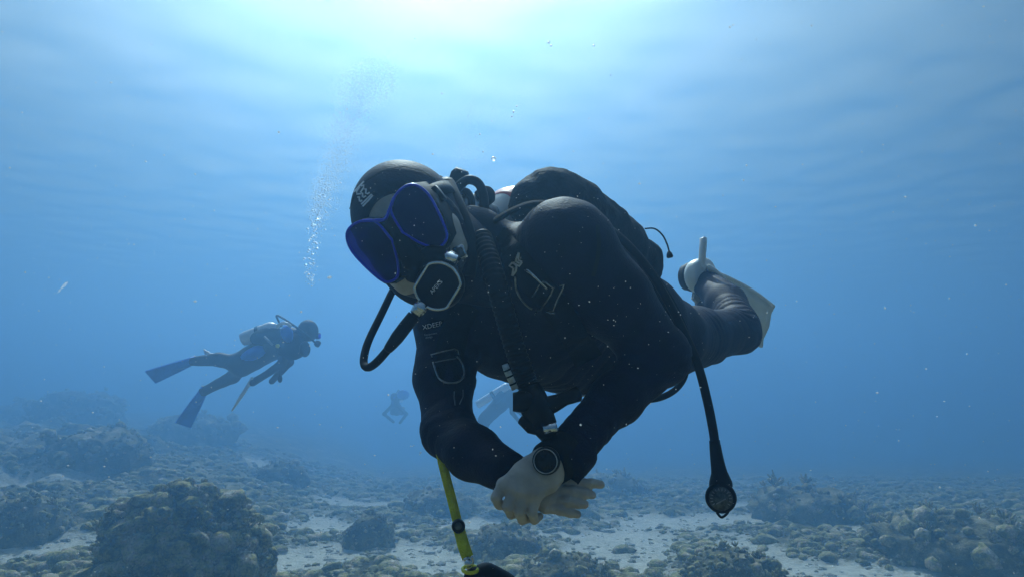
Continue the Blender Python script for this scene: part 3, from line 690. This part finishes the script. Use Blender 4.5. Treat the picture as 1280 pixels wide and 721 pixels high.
    part('strap_keeper', tube(onp([(685, 387), (690, 389), (695, 389)], .004, sb), .0013, 6), 'steel', s1)
    k = lambda L: [(500 + x / 6.0, 370 + y / 6.0) for x, y in L]
    part('d_ring', tube(spline(onp(k([(255, 510), (270, 560), (300, 630), (340, 660), (380, 668), (430, 650), (465, 605), (460, 540), (440, 490), (420, 465)]), .006), 5), .0016, 8), 'steel', s1b)
    part('strap_keeper', tube(onp(k([(250, 465), (240, 450), (320, 428), (400, 410), (425, 425), (432, 450)]), .006), .0010, 6), 'steel', s1b)
    part('strap_keeper', tube(onp(k([(265, 512), (340, 492), (415, 478)]), .006), .0008, 6), 'greyprint', s1b)
    part('lettering', on_text('XDEEP', 541, 407, 8.2, 12, bv), 'print', body)
    part('lettering', on_text('Equipment', 539, 417.5, 3.6, 9, bv), 'greyprint', body)
    part('lettering', on_text('design', 537, 421.5, 3.6, 8, bv), 'greyprint', body)
    part('fabric_loop', decal([[(567, 490), (567, 500), (568, 508)], [(577, 488), (577, 497), (573, 507)]], 1.2, bv, .004), 'greyprint', s1b)
    # --- corrugated inflator hose down the chest
    ip = spline([C(602, 296, 1.14), C(615, 335, 1.09), C(629, 385, 1.06), C(642, 430, 1.06), (C(656, 470, 1.06)), C(664, 494, 1.06)], 36)
    inf = part('inflator_hose', tube(ip, [.0155 + .0009 * math.sin(i * 1.35) for i in range(len(ip))], 18), 'rubber', root)
    part('inflator_head', join(tube([C(660, 486, 1.06), C(670, 510, 1.05), C(681, 534, 1.04)], [.021, .023, .019], 14), tube([C(668, 497, 1.05), C(652, 502, 1.04), C(641, 502, 1.04)], [.014, .016, .0135], 14), tube([C(676, 510, 1.05), C(692, 504, 1.05), C(706, 498, 1.06), C(722, 492, 1.07)], [.016, .013, .010, .012], 12),
         tube([C(684, 533, 1.045), C(662, 531, 1.04), C(650, 524, 1.045)], [.016, .012, .006], 12), tube([C(688, 545, 1.04), C(676, 530, 1.04)], [.014, .016], 12)), 'plastic', inf)
    part('inflator_button', tube([C(680, 537, 1.022), C(696, 533, 1.02)], [.0075, .0075], 14), 'chrome', inf)
    wl = part('whistle', tube([C(631, 455, 1.04), C(634, 463, 1.04), C(644, 486, 1.04)], [.0046, .0052, .0052], 12), 'whistle', inf)
    for t in (.2, .45, .75): part('whistle_ring', lathe(C(631 + 13 * t, 455 + 31 * t, 1.04), C(644, 486, 1.04) - C(631, 455, 1.04), [(0, .0056), (.0025, .0056)], 12), 'plastic', wl)
    part('fabric_edge', tube(spline([C(722, 494, 1.2), C(733, 494, 1.19), C(741, 494, 1.19)], 4), .002, 8), 'steel', inf)
    # --- hoses at the right, with the pressure gauge hanging down
    gp = spline([C(742, 276, 1.30), C(766, 290, 1.27), C(790, 312, 1.25), C(815, 343, 1.24), C(838, 382, 1.24), C(856, 418, 1.24), C(873, 458, 1.23), C(884, 500, 1.22), C(891, 535, 1.21), C(894, 556, 1.21)], 8)
    gh = part('gauge_hose', tube(gp, [.0078] * len(gp), 12), 'rubber', root)
    part('gauge_sleeve', tube(spline([C(893, 550, 1.21), C(896, 572, 1.208), C(899, 590, 1.205), C(901, 606, 1.21)], 5), [.0088, .0092, .0098, .0102, .0106, .011, .0114, .0118, .0122, .0128, .0134, .0148, .0162, .0176, .0190, .0198], 14), 'rubber', gh)
    gc = C(901, 621, 1.2); gx = (-CF * 1 - CR * .28 + CU * .1).normalized()
    part('pressure_gauge', lathe(gc + gx * -.016, gx, [(0, .017), (.006, .0235), (.020, .0255), (.026, .0245), (.029, .021)], 28), 'rubber', gh)
    part('gauge_face', lathe(gc + gx * .0125, gx, [(0, .0195), (.0015, .0192)], 28), 'gauge', gh)
    gy = gx.cross(CR).normalized(); gw = gy.cross(gx)
    part('gauge_scale', join(*[slab(gc + gx * .0145 + (gw * math.cos(w) + gy * math.sin(w)) * .015, (gw * math.cos(w) + gy * math.sin(w)), gx, gx.cross(gw * math.cos(w) + gy * math.sin(w)), .0022, .0004, .0006) for w in np.linspace(-.6, 3.8, 14)], slab(gc + gx * .0145 - gy * .004 * (1 if gy.z > 0 else -1), (gw + gy * .6).normalized(), gx, gx.cross((gw + gy * .6).normalized()), .009, .0004, .0008)), 'greyprint', gh)
    part('gauge_loop', tube(spline([C(896, 640, 1.2), C(902, 646, 1.2), (C(909, 641, 1.2)), C(912, 634, 1.2)], 5), .0022, 8), 'rubber', gh)
    gp = spline([C(858, 452, 1.28), C(856, 470, 1.27), C(846, 485, 1.26), C(830, 495, 1.24), C(810, 499, 1.22), C(790, 492, 1.24)], 8)
    part('loop_hose', tube(gp, .0055, 10), 'rubber', root)
    part('back_strap', bar(spline([C(760, 292, 1.33), C(800, 330, 1.34), C(832, 375, 1.38), C(852, 415, 1.42), C(866, 452, 1.5)], 8), .03, .006, -CF + CR * .5), 'web', root)
    # --- hands
    def hand(fingers, wrist, palm, name, m='skin'):
        B = Body()
        for kx in palm: B.cone(wrist[0], kx[0], wrist[1], kx[1], .014)
        for f in fingers: B.chain([C(*p[:3]) for p in f], [p[3] for p in f], .0022)
        V, F = B.build(.0018); nr = vnormals(V, F); V = V + nr * (.0005 * noise(V * 90))[:, None]
        for f in fingers:
            for q in f[1:3]:
                P_, dr = np.array(C(*q[:3])), np.array((C(*f[2][:3]) - C(*f[1][:3])).normalized()); x_ = V - P_; s_ = x_ @ dr
                V = V - nr * (.0008 * np.exp(-(np.linalg.norm(x_, axis=1) / .0095) ** 2) * np.maximum(0, np.cos(s_ * 2 * np.pi / .0042)))[:, None]
        wv = np.array(wrist[0]); k_ = np.array(C(*fingers[1][0][:3]))
        for f in fingers[:4]:                                         # tendons over the back of the hand
            a_, b_ = wv, np.array(C(*f[0][:3])); ab = b_ - a_; t_ = np.clip((V - a_) @ ab / (ab @ ab), 0, 1); dd = np.linalg.norm(V - a_ - t_[:, None] * ab - np.array(-CF) * .011, axis=1)
            V = V + nr * (.0011 * np.exp(-(dd / .0035) ** 2) * np.clip(t_ * 2 - .5, 0, 1))[:, None]
        return part(name, (V, F), m, root)
    r = .0074
    lf = [[(630, 606, 1.0, .0098), (620, 621, .990, r), (624, 630, 1.004, .0069), (634, 632, 1.02, .0064)],
          [(643, 611, .992, .0100), (635, 633, .981, .0077), (639, 642, .999, .0071), (650, 641, 1.015, .0066)],
          [(656, 615, .989, .0100), (649.5, 640, .980, .0075), (653, 649, .998, .0070), (662, 647, 1.013, .0065)],
          [(671, 616, .990, .0095), (665, 640, .983, .0070), (668, 649, 1.0, .0065), (674, 645, 1.013, .006)],
          [(676, 573, 1.035, .0135), (648, 585, 1.042, .0115), (636, 597, 1.047, .009)]]
    wl_ = C(698, 571, 1.036)
    hand(lf, (wl_, .020), [(C(*f[0][:3]), f[0][3] + .0015) for f in lf[:4]] + [(C(664, 596, 1.003), .016), (C(686, 602, 1.01), .014), (C(655, 590, 1.008), .015)], 'hand')
    rf = [[(694, 603, 1.034, .0092), (722, 603, 1.028, .0080), (738, 604, 1.027, .0073), (751, 605, 1.032, .0058)],
          [(692, 613, 1.026, .0092), (716, 614.5, 1.017, .0082), (730, 616.5, 1.019, .0075), (740, 618, 1.024, .0060)],
          [(688, 623, 1.020, .0092), (710, 626, 1.010, .0081), (723, 628.5, 1.013, .0073), (731, 630, 1.018, .0058)],
          [(682, 632, 1.016, .0088), (700, 637, 1.006, .0074), (713, 640.5, 1.009, .0066), (722, 642.5, 1.014, .0054)],
          [(690, 596, 1.055, .013), (714, 590, 1.055, .0100), (730, 587, 1.06, .0075)]]
    wr_ = C(634, 590, 1.05)
    hand(rf, (wr_, .021), [(C(*f[0][:3]), f[0][3] + .002) for f in rf[:4]] + [(C(660, 604, 1.04), .02)], 'hand')
    hands = [o for o in root.children if o.name.startswith('hand')]
    def nail(q0, q1, rr, h):
        a, b_ = C(*q0), C(*q1); t = (b_ - a).normalized(); n_ = (-CF - t * (-CF).dot(t)).normalized(); s_ = t.cross(n_)
        part('nail', ball(a.lerp(b_, .78) + n_ * rr * .78, (rr * .62, rr * .85, rr * .3), (s_, t, n_), 12), 'nail', h)
    for f in rf[:4]: nail(f[2][:3], f[3][:3], f[3][3], hands[1])
    # --- watch
    wc = C(682, 576, .985); wz = (-CF - CR * .25 + CU * .12).normalized()
    watch = part('watch', lathe(wc - wz * .012, wz, [(0, .0165), (.004, .0192), (.010, .0192), (.013, .0178)], 28), 'plastic', root)
    part('watch_bezel', tube([wc + wz * .001 + (wz.orthogonal().normalized() * math.cos(w) + wz.cross(wz.orthogonal().normalized()) * math.sin(w)) * .0162 for w in np.linspace(0, 2 * math.pi, 30, endpoint=False)], .0008, 8, True), 'steel', watch)
    part('watch_face', lathe(wc - wz * .001, wz, [(0, .0155), (.0022, .0152)], 28), 'watchface', watch)
    part('watch_strap', lathe(C(691, 577, 1.028), (C(714, 562, 1.06) - C(691, 577, 1.028)), [(-.009, .030), (-.008, .0325), (.03, .035), (.032, .033)], 28), 'rubber', watch)
    # --- fins
    def fin(name, pts_l, pts_r, t, pocket, heel):
        n = len(pts_l); a = [C(*p) for p in pts_l]; b = [C(*p) for p in pts_r]; V = []
        a, b = spline(a, 4), spline(b, 4); n = len(a); nd = (a[-1] - a[0]).cross(b[-1] - a[-1]).normalized() * t; m = 7
        V = [[a[i].lerp(b[i], k / (m - 1)) + nd * (s + .6 * (1 if k in (0, m - 1) else 0) * s) + nd * .5 * math.sin(k * math.pi / 2) for k in range(m)] for s in (-.5, .5) for i in range(n)]
        V = [p for row in V for p in row]; F = []; o = n * m
        for i in range(n - 1):
            for k in range(m - 1):
                q = i * m + k; F += [(q, q + 1, q + m + 1, q + m), (o + q, o + q + m, o + q + m + 1, o + q + 1)]
            F += [(i * m, i * m + m, o + i * m + m, o + i * m), (i * m + m - 1, o + i * m + m - 1, o + i * m + 2 * m - 1, i * m + 2 * m - 1)]
        F += [tuple(range(m)) + tuple(range(o + m - 1, o - 1, -1)), tuple(range(o - m, o)) + tuple(range(2 * o - 1, 2 * o - m - 1, -1))]
        fo = part(name, (V, F), 'finwhite', root)
        part('fin_rail', tube(a, t * .9, 8), 'finwhite', fo); part('fin_rail', tube(b, t * .9, 8), 'finwhite', fo)
        if pocket: part('foot_pocket', pocket, 'finwhite', fo)
        if heel: part('heel_strap', heel, 'finwhite', fo)
        return fo
    fo = fin('fin', [(876, 334, 2.36), (905, 345, 2.44), (940, 363, 2.54), (967, 383, 2.62)], [(866, 372, 2.44), (890, 395, 2.5), (922, 420, 2.58), (952, 432, 2.64)], .008,
        lathe(C(882, 344, 2.33), C(856, 347, 2.4) - C(882, 344, 2.33), [(-.005, .052), (.0, .057), (.03, .056), (.045, .052), (.048, .046)], 24),
        bar(spline([C(883, 336, 2.30), C(878, 331, 2.31), C(878, 318, 2.31), C(879, 306, 2.31), C(879, 298, 2.32)], 6), .020, .012, (-CR + -CF * .8).normalized()))
    part('foot_sole', lathe(C(866, 346, 2.38), C(848, 348, 2.42) - C(866, 346, 2.38), [(0, .05), (.012, .048), (.013, .046), (.03, .042), (.034, .036)], 24), 'rubber', fo)
    part('toe_rim', tube(spline([C(866, 333, 2.39), C(856, 335, 2.4), C(851, 344, 2.4), C(853, 353, 2.4)], 6), .010, 10), 'finwhite', fo)
    part('strap_post', tube(spline([C(884, 333, 2.31), C(893, 339, 2.31), C(903, 348, 2.33), C(906, 353, 2.34)], 5), .010, 8), 'finwhite', fo)
    fin('fin', [(852, 348, 2.46), (866, 349, 2.5), (885, 356, 2.56)], [(866, 362, 2.56), (880, 374, 2.6), (896, 388, 2.64)], .008, None, None)
    return root
main_diver()

# ------------------------------------------------------------------ yellow strap with its clip and float
def yellow_strap():
    root = thing('strap', C(570, 640, 1.08), 'yellow webbing strap with black slider and metal clip hanging behind the diver elbow', 'strap')
    path = spline([C(549, 560, 1.16), C(556, 590, 1.14), (C(565, 625, 1.12)), C(573, 657, 1.1), C(579, 680, 1.08), C(585, 697, 1.07)], 6)
    part('webbing', bar(path, .0145, .0022, (-CF + CR * .3)), 'yellow', root)
    part('webbing_fold', bar(path[18:], .0175, .004, (-CF + CR * .3)), 'yellow', root)
    sl_ = part('slider', lathe(C(573, 657, 1.094), -CF + CR * .15, [(-.006, .0095), (0, .0105), (.006, .0095), (.007, .007)], 20), 'plastic', root)
    part('slider_face', lathe(C(573, 657, 1.088), -CF + CR * .15, [(0, .0062), (.0018, .0055)], 16), 'gauge', sl_)
    sh = part('clip', join(tube(spline([C(582, 696, 1.065), C(585, 702, 1.065), C(587, 710, 1.065)], 4), .0045, 10), tube(spline([C(590, 694, 1.062), C(591, 702, 1.062), C(588, 709, 1.062)], 4), .0022, 8), ball(C(586, 703, 1.063), .0065)), 'chrome', root)
    rp = [C(588 + 9.5 * math.cos(w), 711 + 4.5 * math.sin(w), 1.063 - .012 * math.sin(w)) for w in np.linspace(0, 2 * math.pi, 24, endpoint=False)]
    part('ring', tube(rp, .0028, 8, True), 'yellow', root)
    B = Body(); B.chain([C(590, 722, 1.07), C(606, 724, 1.07), C(625, 740, 1.07), C(640, 770, 1.07)], [.012, .02, .026, .03], .02)
    o = part('float', B.build(.003), 'rubber', None, label='black rounded float under the yellow strap ring at the bottom edge', cat='float')
yellow_strap()

# ------------------------------------------------------------------ other divers
def far_diver(d, J, label, blue, extra=None, h=.018):
    """J: photo pixels of the joints of a swimming diver at about d metres"""
    p = lambda k, dd=0: C(*J[k][:2], d + (J[k][2] if len(J[k]) > 2 else 0) + dd)
    root = thing('person', p('hip'), label, 'diver', 'divers swimming over the reef')
    B = Body()
    B.chain([p('neck'), p('chest'), p('hip')], [.13, .18, .16], .06).chain([p('neck'), p('head')], [.065, .07], .03).ell(p('head'), (CR, CU, CF), (.13, .14, .125), .03)
    for s in ('l', 'r'):
        if s + 'knee' in J: B.chain([p('hip'), p(s + 'knee'), p(s + 'ankle')], [.115, .082, .06], .05)
        if s + 'elbow' in J: B.chain([p('neck'), p(s + 'elbow'), p(s + 'hand')], [.07, .052, .042], .04)
    V, F = B.build(h); V = V + vnormals(V, F) * (.006 * noise(V * 8))[:, None]
    body = part('body', (V, F), 'darksuit', root); bv = bvh_of((V, F))
    for s in ('l', 'r'):
        if s + 'fin' in J:
            a, b = p(s + 'ankle'), p(s + 'fin'); t = (b - a).normalized(); w = t.cross(CF).normalized(); L = (b - a).length; w = (w * .8 + CF * .6).normalized()
            rows = [(-.1, .05), (.1, .06), (.3, .075), (1, .11)]; nn = t.cross(w).normalized()
            V = [a + t * L * q + w * r * x + nn * z for q, r in rows for x in (-1, 1) for z in (-.012, .012)]
            F = []
            for i in range(3):
                o = 4 * i; F += [(o, o + 4, o + 6, o + 2), (o + 1, o + 3, o + 7, o + 5), (o, o + 1, o + 5, o + 4), (o + 2, o + 6, o + 7, o + 3)]
            F += [(0, 2, 3, 1), (12, 13, 15, 14)]
            fo = part('fin', (V, F), blue, root, smooth=False)
            part('foot_pocket', tube([a - t * .06, a + t * .1, a + t * .2], [.055, .06, .045], 12, flat=(nn, .8)), blue, fo)
            part('heel_strap', tube([a - t * .05 + w * .05 + nn * .02, a - t * .075, a - t * .05 - w * .05 - nn * .02], .014, 8), 'white', fo)
    ta, tb = p('tank_valve'), p('tank_foot'); td = (tb - ta).normalized(); L = (tb - ta).length
    tk = part('tank', lathe(ta, td, [(-.05, .03), (-.02, .06), (.03, .088), (L - .05, .09), (L, .08)], 24), 'greytank', root)
    part('valve', join(lathe(ta, -td, [(.03, .028), (.11, .028), (.12, .02)], 12), tube([ta - td * .08 - CF * .06, ta - td * .08 + CF * .06], .022, 10)), 'chrome', tk)
    part('tank_band', lathe(ta, td, [(L * .42, .094), (L * .52, .094)], 24), 'web', tk)
    m = ta.lerp(tb, .3).lerp(p('chest'), .45)
    part('buoyancy_vest', ball(m, (.2, .17, .22), ((p('neck') - p('hip')).normalized(), (ta - p('neck')).normalized(), CF), 18), 'web', root)
    mk = part('mask', slab(p('head') + (p('gaze') - p('head')).normalized() * .105, CR, CU, CF, .05, .045, .08, .6), 'rubber', root)
    part('mask_lens', slab(p('head') + (p('gaze') - p('head')).normalized() * .145, CR, CU, CF, .02, .035, .065, .4), 'lens', mk)
    part('regulator', lathe(p('head') + (p('gaze') - p('head')).normalized() * .13 - CU * .10, (p('gaze') - p('head')), [(-.03, .03), (0, .042), (.03, .04), (.04, .03)], 16), 'plastic', root)
    part('regulator_hose', tube(spline([ta - td * .09, ta - td * .1 + CU * .12 - CF * .12, p('head') - CU * .02 - CF * .16, p('head') + (p('gaze') - p('head')).normalized() * .12 - CU * .10 - CF * .03], 6), .013, 8), 'rubber', root)
    if extra: extra(root, body, p)
    return root
def x2(root, body, p):
    part('shoulder_panel', ball(C(359, 417, 8.92), (.075, .11, .05), ((CR * .97 + CU * .25).normalized(), (CU * .97 - CR * .25).normalized(), CF), 16), 'bluesuit', root)
    part('leg_stripe', tube(spline([C(330, 436, 9.02), C(312, 444, 9.08), C(296, 451, 9.14)], 4), [.05, .075, .085, .085, .08, .07, .06, .05, .045], 12), 'bluesuit', body)
    part('white_hose', tube(spline([C(346, 409, 8.90), C(351, 404, 8.85), C(358, 404, 8.85), C(364, 408, 8.85)], 5), .02, 8), 'white', root)
    part('vest_front', ball(C(366, 433, 9.1), (.19, .17, .2), ((CR * .97 + CU * .25).normalized(), (CU * .97 - CR * .25).normalized(), CF), 16), 'web', root)
    part('chest_regulator', ball(C(381, 436, 8.95), (.07, .1, .06)), 'plastic', root)
    part('vest_buckle', ball(C(347, 432, 8.90), .026), 'yellow', root)
    part('vest_strap', tube([C(330, 420, 8.88), C(341, 431, 8.88)], .014, 8), 'greyprint', root)
    part('pressure_gauge', ball(C(350, 473, 9.05), (.03, .05, .03)), 'plastic', root)
    part('gauge_hose', tube(spline([C(346, 440, 9.00), C(349, 455, 9.02), C(350, 470, 9.05)], 4), .01, 6), 'rubber', root)
far_diver(9.2, dict(head=(385, 413, -.05), gaze=(398, 420), neck=(364, 421), chest=(343, 430), hip=(302, 455), lknee=(274, 449, -.1), lankle=(240, 451, -.05), lfin=(188, 471, -.1), rknee=(292, 470, .2), rankle=(254, 489, .35), rfin=(229, 531, .4),
     lelbow=(352, 455, -.2), lhand=(316, 478, -.35), relbow=(362, 452, .2), rhand=(340, 476, .2), tank_valve=(342, 409, -.05), tank_foot=(303, 424, -.05)),
     'scuba diver with blue fins and silver tank swimming to the right in the middle distance', 'bluefin', x2)
pt = thing('pointer', C(300, 500, 8.85), 'thin pale stick in the hand of the swimming diver with blue fins', 'stick')
part('shaft', tube([C(314, 476, 8.85), C(302, 494, 8.85), C(290, 513, 8.85)], [.022, .022, .010], 10), 'white', pt)
part('grip', tube([C(316, 472, 8.85), C(311, 481, 8.85)], .026, 10), 'finwhite', pt)
pd = thing('slate', C(268, 440, 9.25), 'pale slim slate trailing along the thigh of the diver with blue fins', 'slate')
part('board', fill([C(254, 436, 9.25), C(262, 441, 9.25), C(288, 443, 9.25), C(288, 446, 9.25), C(256, 443, 9.25)], CF * .03), 'white', pd)
part('cord', tube([C(286, 444, 9.25), C(296, 446, 9.22)], .012, 8), 'white', pd)
far_diver(23, dict(head=(493, 496), gaze=(491, 501, -1), neck=(494, 503), chest=(495, 510, .25), hip=(496, 513, .75), lknee=(491, 515, 1.2), lankle=(489, 510, 1.7), rknee=(502, 515, 1.2), rankle=(504, 510, 1.7), lelbow=(480, 517, -.05), lhand=(492, 527, -.3), relbow=(508, 517, -.05), rhand=(500, 528, -.3),
     tank_valve=(499, 492, .2), tank_foot=(501, 500, .8)), 'very faint diver facing the camera, far off behind the black sleeve', 'bluefin',
     lambda r, b, p: part('shoulder_panel', ball(C(504, 493, 22.7), (.2, .16, .1)), 'bluesuit', r), .025)
far_diver(16.5, dict(head=(652, 480, .1), gaze=(664, 486), neck=(638, 492, .1), chest=(626, 504, .1), hip=(606, 524, .1), lknee=(594, 545, .1), lankle=(580, 556, .3), rknee=(604, 548, .3), rankle=(594, 562, .5), lfin=(556, 566, .5), rfin=(575, 575, .6), lelbow=(640, 515), lhand=(648, 525), relbow=(646, 512, .3), rhand=(655, 520, .3),
     tank_valve=(634, 482, -.1), tank_foot=(596, 506, -.1)), 'faint diver with silver tank seen between the black sleeve and the inflator', 'darksuit', None, .025)

# ------------------------------------------------------------------ fish, bubbles, drifting particles
def fish(px, py, d, L, ang, label):
    c = C(px, py, d); a = math.radians(ang); t = CR * math.cos(a) + CU * math.sin(a); w = t.cross(CF).normalized(); r = thing('fish', c, label, 'fish')
    pr = [(-.5, .03), (-.35, .06), (-.1, .13), (.15, .15), (.35, .1), (.5, .01)]
    part('body', tube([c + t * L * x for x, _ in pr], [L * y for _, y in pr], 10, flat=(CF, .4)), 'snow', r)
    part('tail', fill([c - t * L * .46, c - t * L * .7 + w * L * .16, c - t * L * .64, c - t * L * .7 - w * L * .16], CF * L * .02), 'snow', r)
fish(80, 357, 5, .075, 45, 'small silver fish glinting in open water at the far left')
fish(74, 364, 5.1, .03, 35, 'tiny pale fish just below the silver one')
def bubbles():
    rg = np.random.default_rng(5); V1, F1 = ICO[1]; V2, F2 = ICO[2]; its = []
    key = [(389, 352), (388, 320), (393, 290), (399, 255), (408, 230), (422, 195), (433, 160), (442, 130), (455, 105), (470, 90)]
    def along(t): i = min(int(t * 9), 8); f = t * 9 - i; return key[i][0] * (1 - f) + key[i + 1][0] * f, key[i][1] * (1 - f) + key[i + 1][1] * f
    for i in range(260):
        t = rg.random() * .45; x, y = along(t); s = 7 + 4 * t; p = C(x + rg.normal(0, s * .6), y + rg.normal(0, 5), 10 + rg.normal(0, .12)); r = min(.018, rg.lognormal(-4.75, .4))
        its.append((V2 if r > .008 else V1, F2 if r > .008 else F1, np.array(p), (r * 1.2, r * 1.2, r * .8), 0, 0))
    for i in range(11000):
        t = .25 + .75 * rg.random() ** .8; x, y = along(t); s = 7 + 17 * t; p = C(x + rg.normal(0, s * .65), y + rg.normal(0, 9), 10 + rg.normal(0, .25)); r = rg.lognormal(-5.3, .3)
        its.append((V1, F1, np.array(p), (r, r, r * .8), 0, 0))
    for i in range(1500):
        w = rg.random() * 2 * math.pi; x, y = 466 + 24 * math.cos(w), 100 + 26 * math.sin(w); k = .35 + .65 * (math.cos(w + .6) > 0); 
        if rg.random() > k: continue
        p = C(x + rg.normal(0, 3), y + rg.normal(0, 4), 10.2 + rg.normal(0, .2)); r = rg.lognormal(-5.2, .3); its.append((V1, F1, np.array(p), (r, r, r * .7), 0, 0))
    part('bubble_column', paste(its), 'bubble', kind='stuff'); its = []
    for i in range(1500):
        t = rg.random(); x = 575 + 20 * t + rg.normal(0, 5 + 8 * t) + (30 if rg.random() < .15 else 0); y = 205 - 90 * t; p = C(x, y + rg.normal(0, 6), 7 + rg.normal(0, .3)); r = rg.lognormal(-6.2, .35); its.append((V1, F1, np.array(p), (r, r, r * .8), 0, 0))
    for x, y, r in ((686, 53, .0035), (689, 57, .003), (742, 57, .003), (646, 133, .0022), (642, 140, .0025), (640, 146, .002), (600, 168, .002), (604, 190, .002)):
        its.append((V2, F2, np.array(C(x, y, 1.6)), (r, r, r), 0, 0))
    part('bubble_trail', paste(its), 'bubble', kind='stuff')
    b = thing('bubble', C(617, 199, 1.25), 'single round bubble above the white tank top', 'bubble'); part('shell', ball(C(617, 199, 1.25), .0042, seg=20), 'bubble', b)
    V0 = np.array([(1, 0, 0), (-1, 0, 0), (0, 1, 0), (0, -1, 0), (0, 0, 1), (0, 0, -1)], float); F0 = np.array([(0, 2, 4), (2, 1, 4), (1, 3, 4), (3, 0, 4), (2, 0, 5), (1, 2, 5), (3, 1, 5), (0, 3, 5)]); its = []
    for i in range(6500):
        d = .35 + 4.2 * rg.random() ** .55 if i % 2 else .32 + .95 * rg.random(); p = np.array((rg.uniform(-.85, .85) * d, d, CAMZ + rg.uniform(-.42, .62) * d)); r = .00027 * rg.lognormal(0, .4) * (1 + .25 * d)
        its.append((V0, F0, p, (r * rg.uniform(.6, 2), r, r), rg.uniform(0, 3), rg.uniform(0, 3)))
    part('drifting_particles', paste(its), 'snow', kind='stuff')
bubbles()
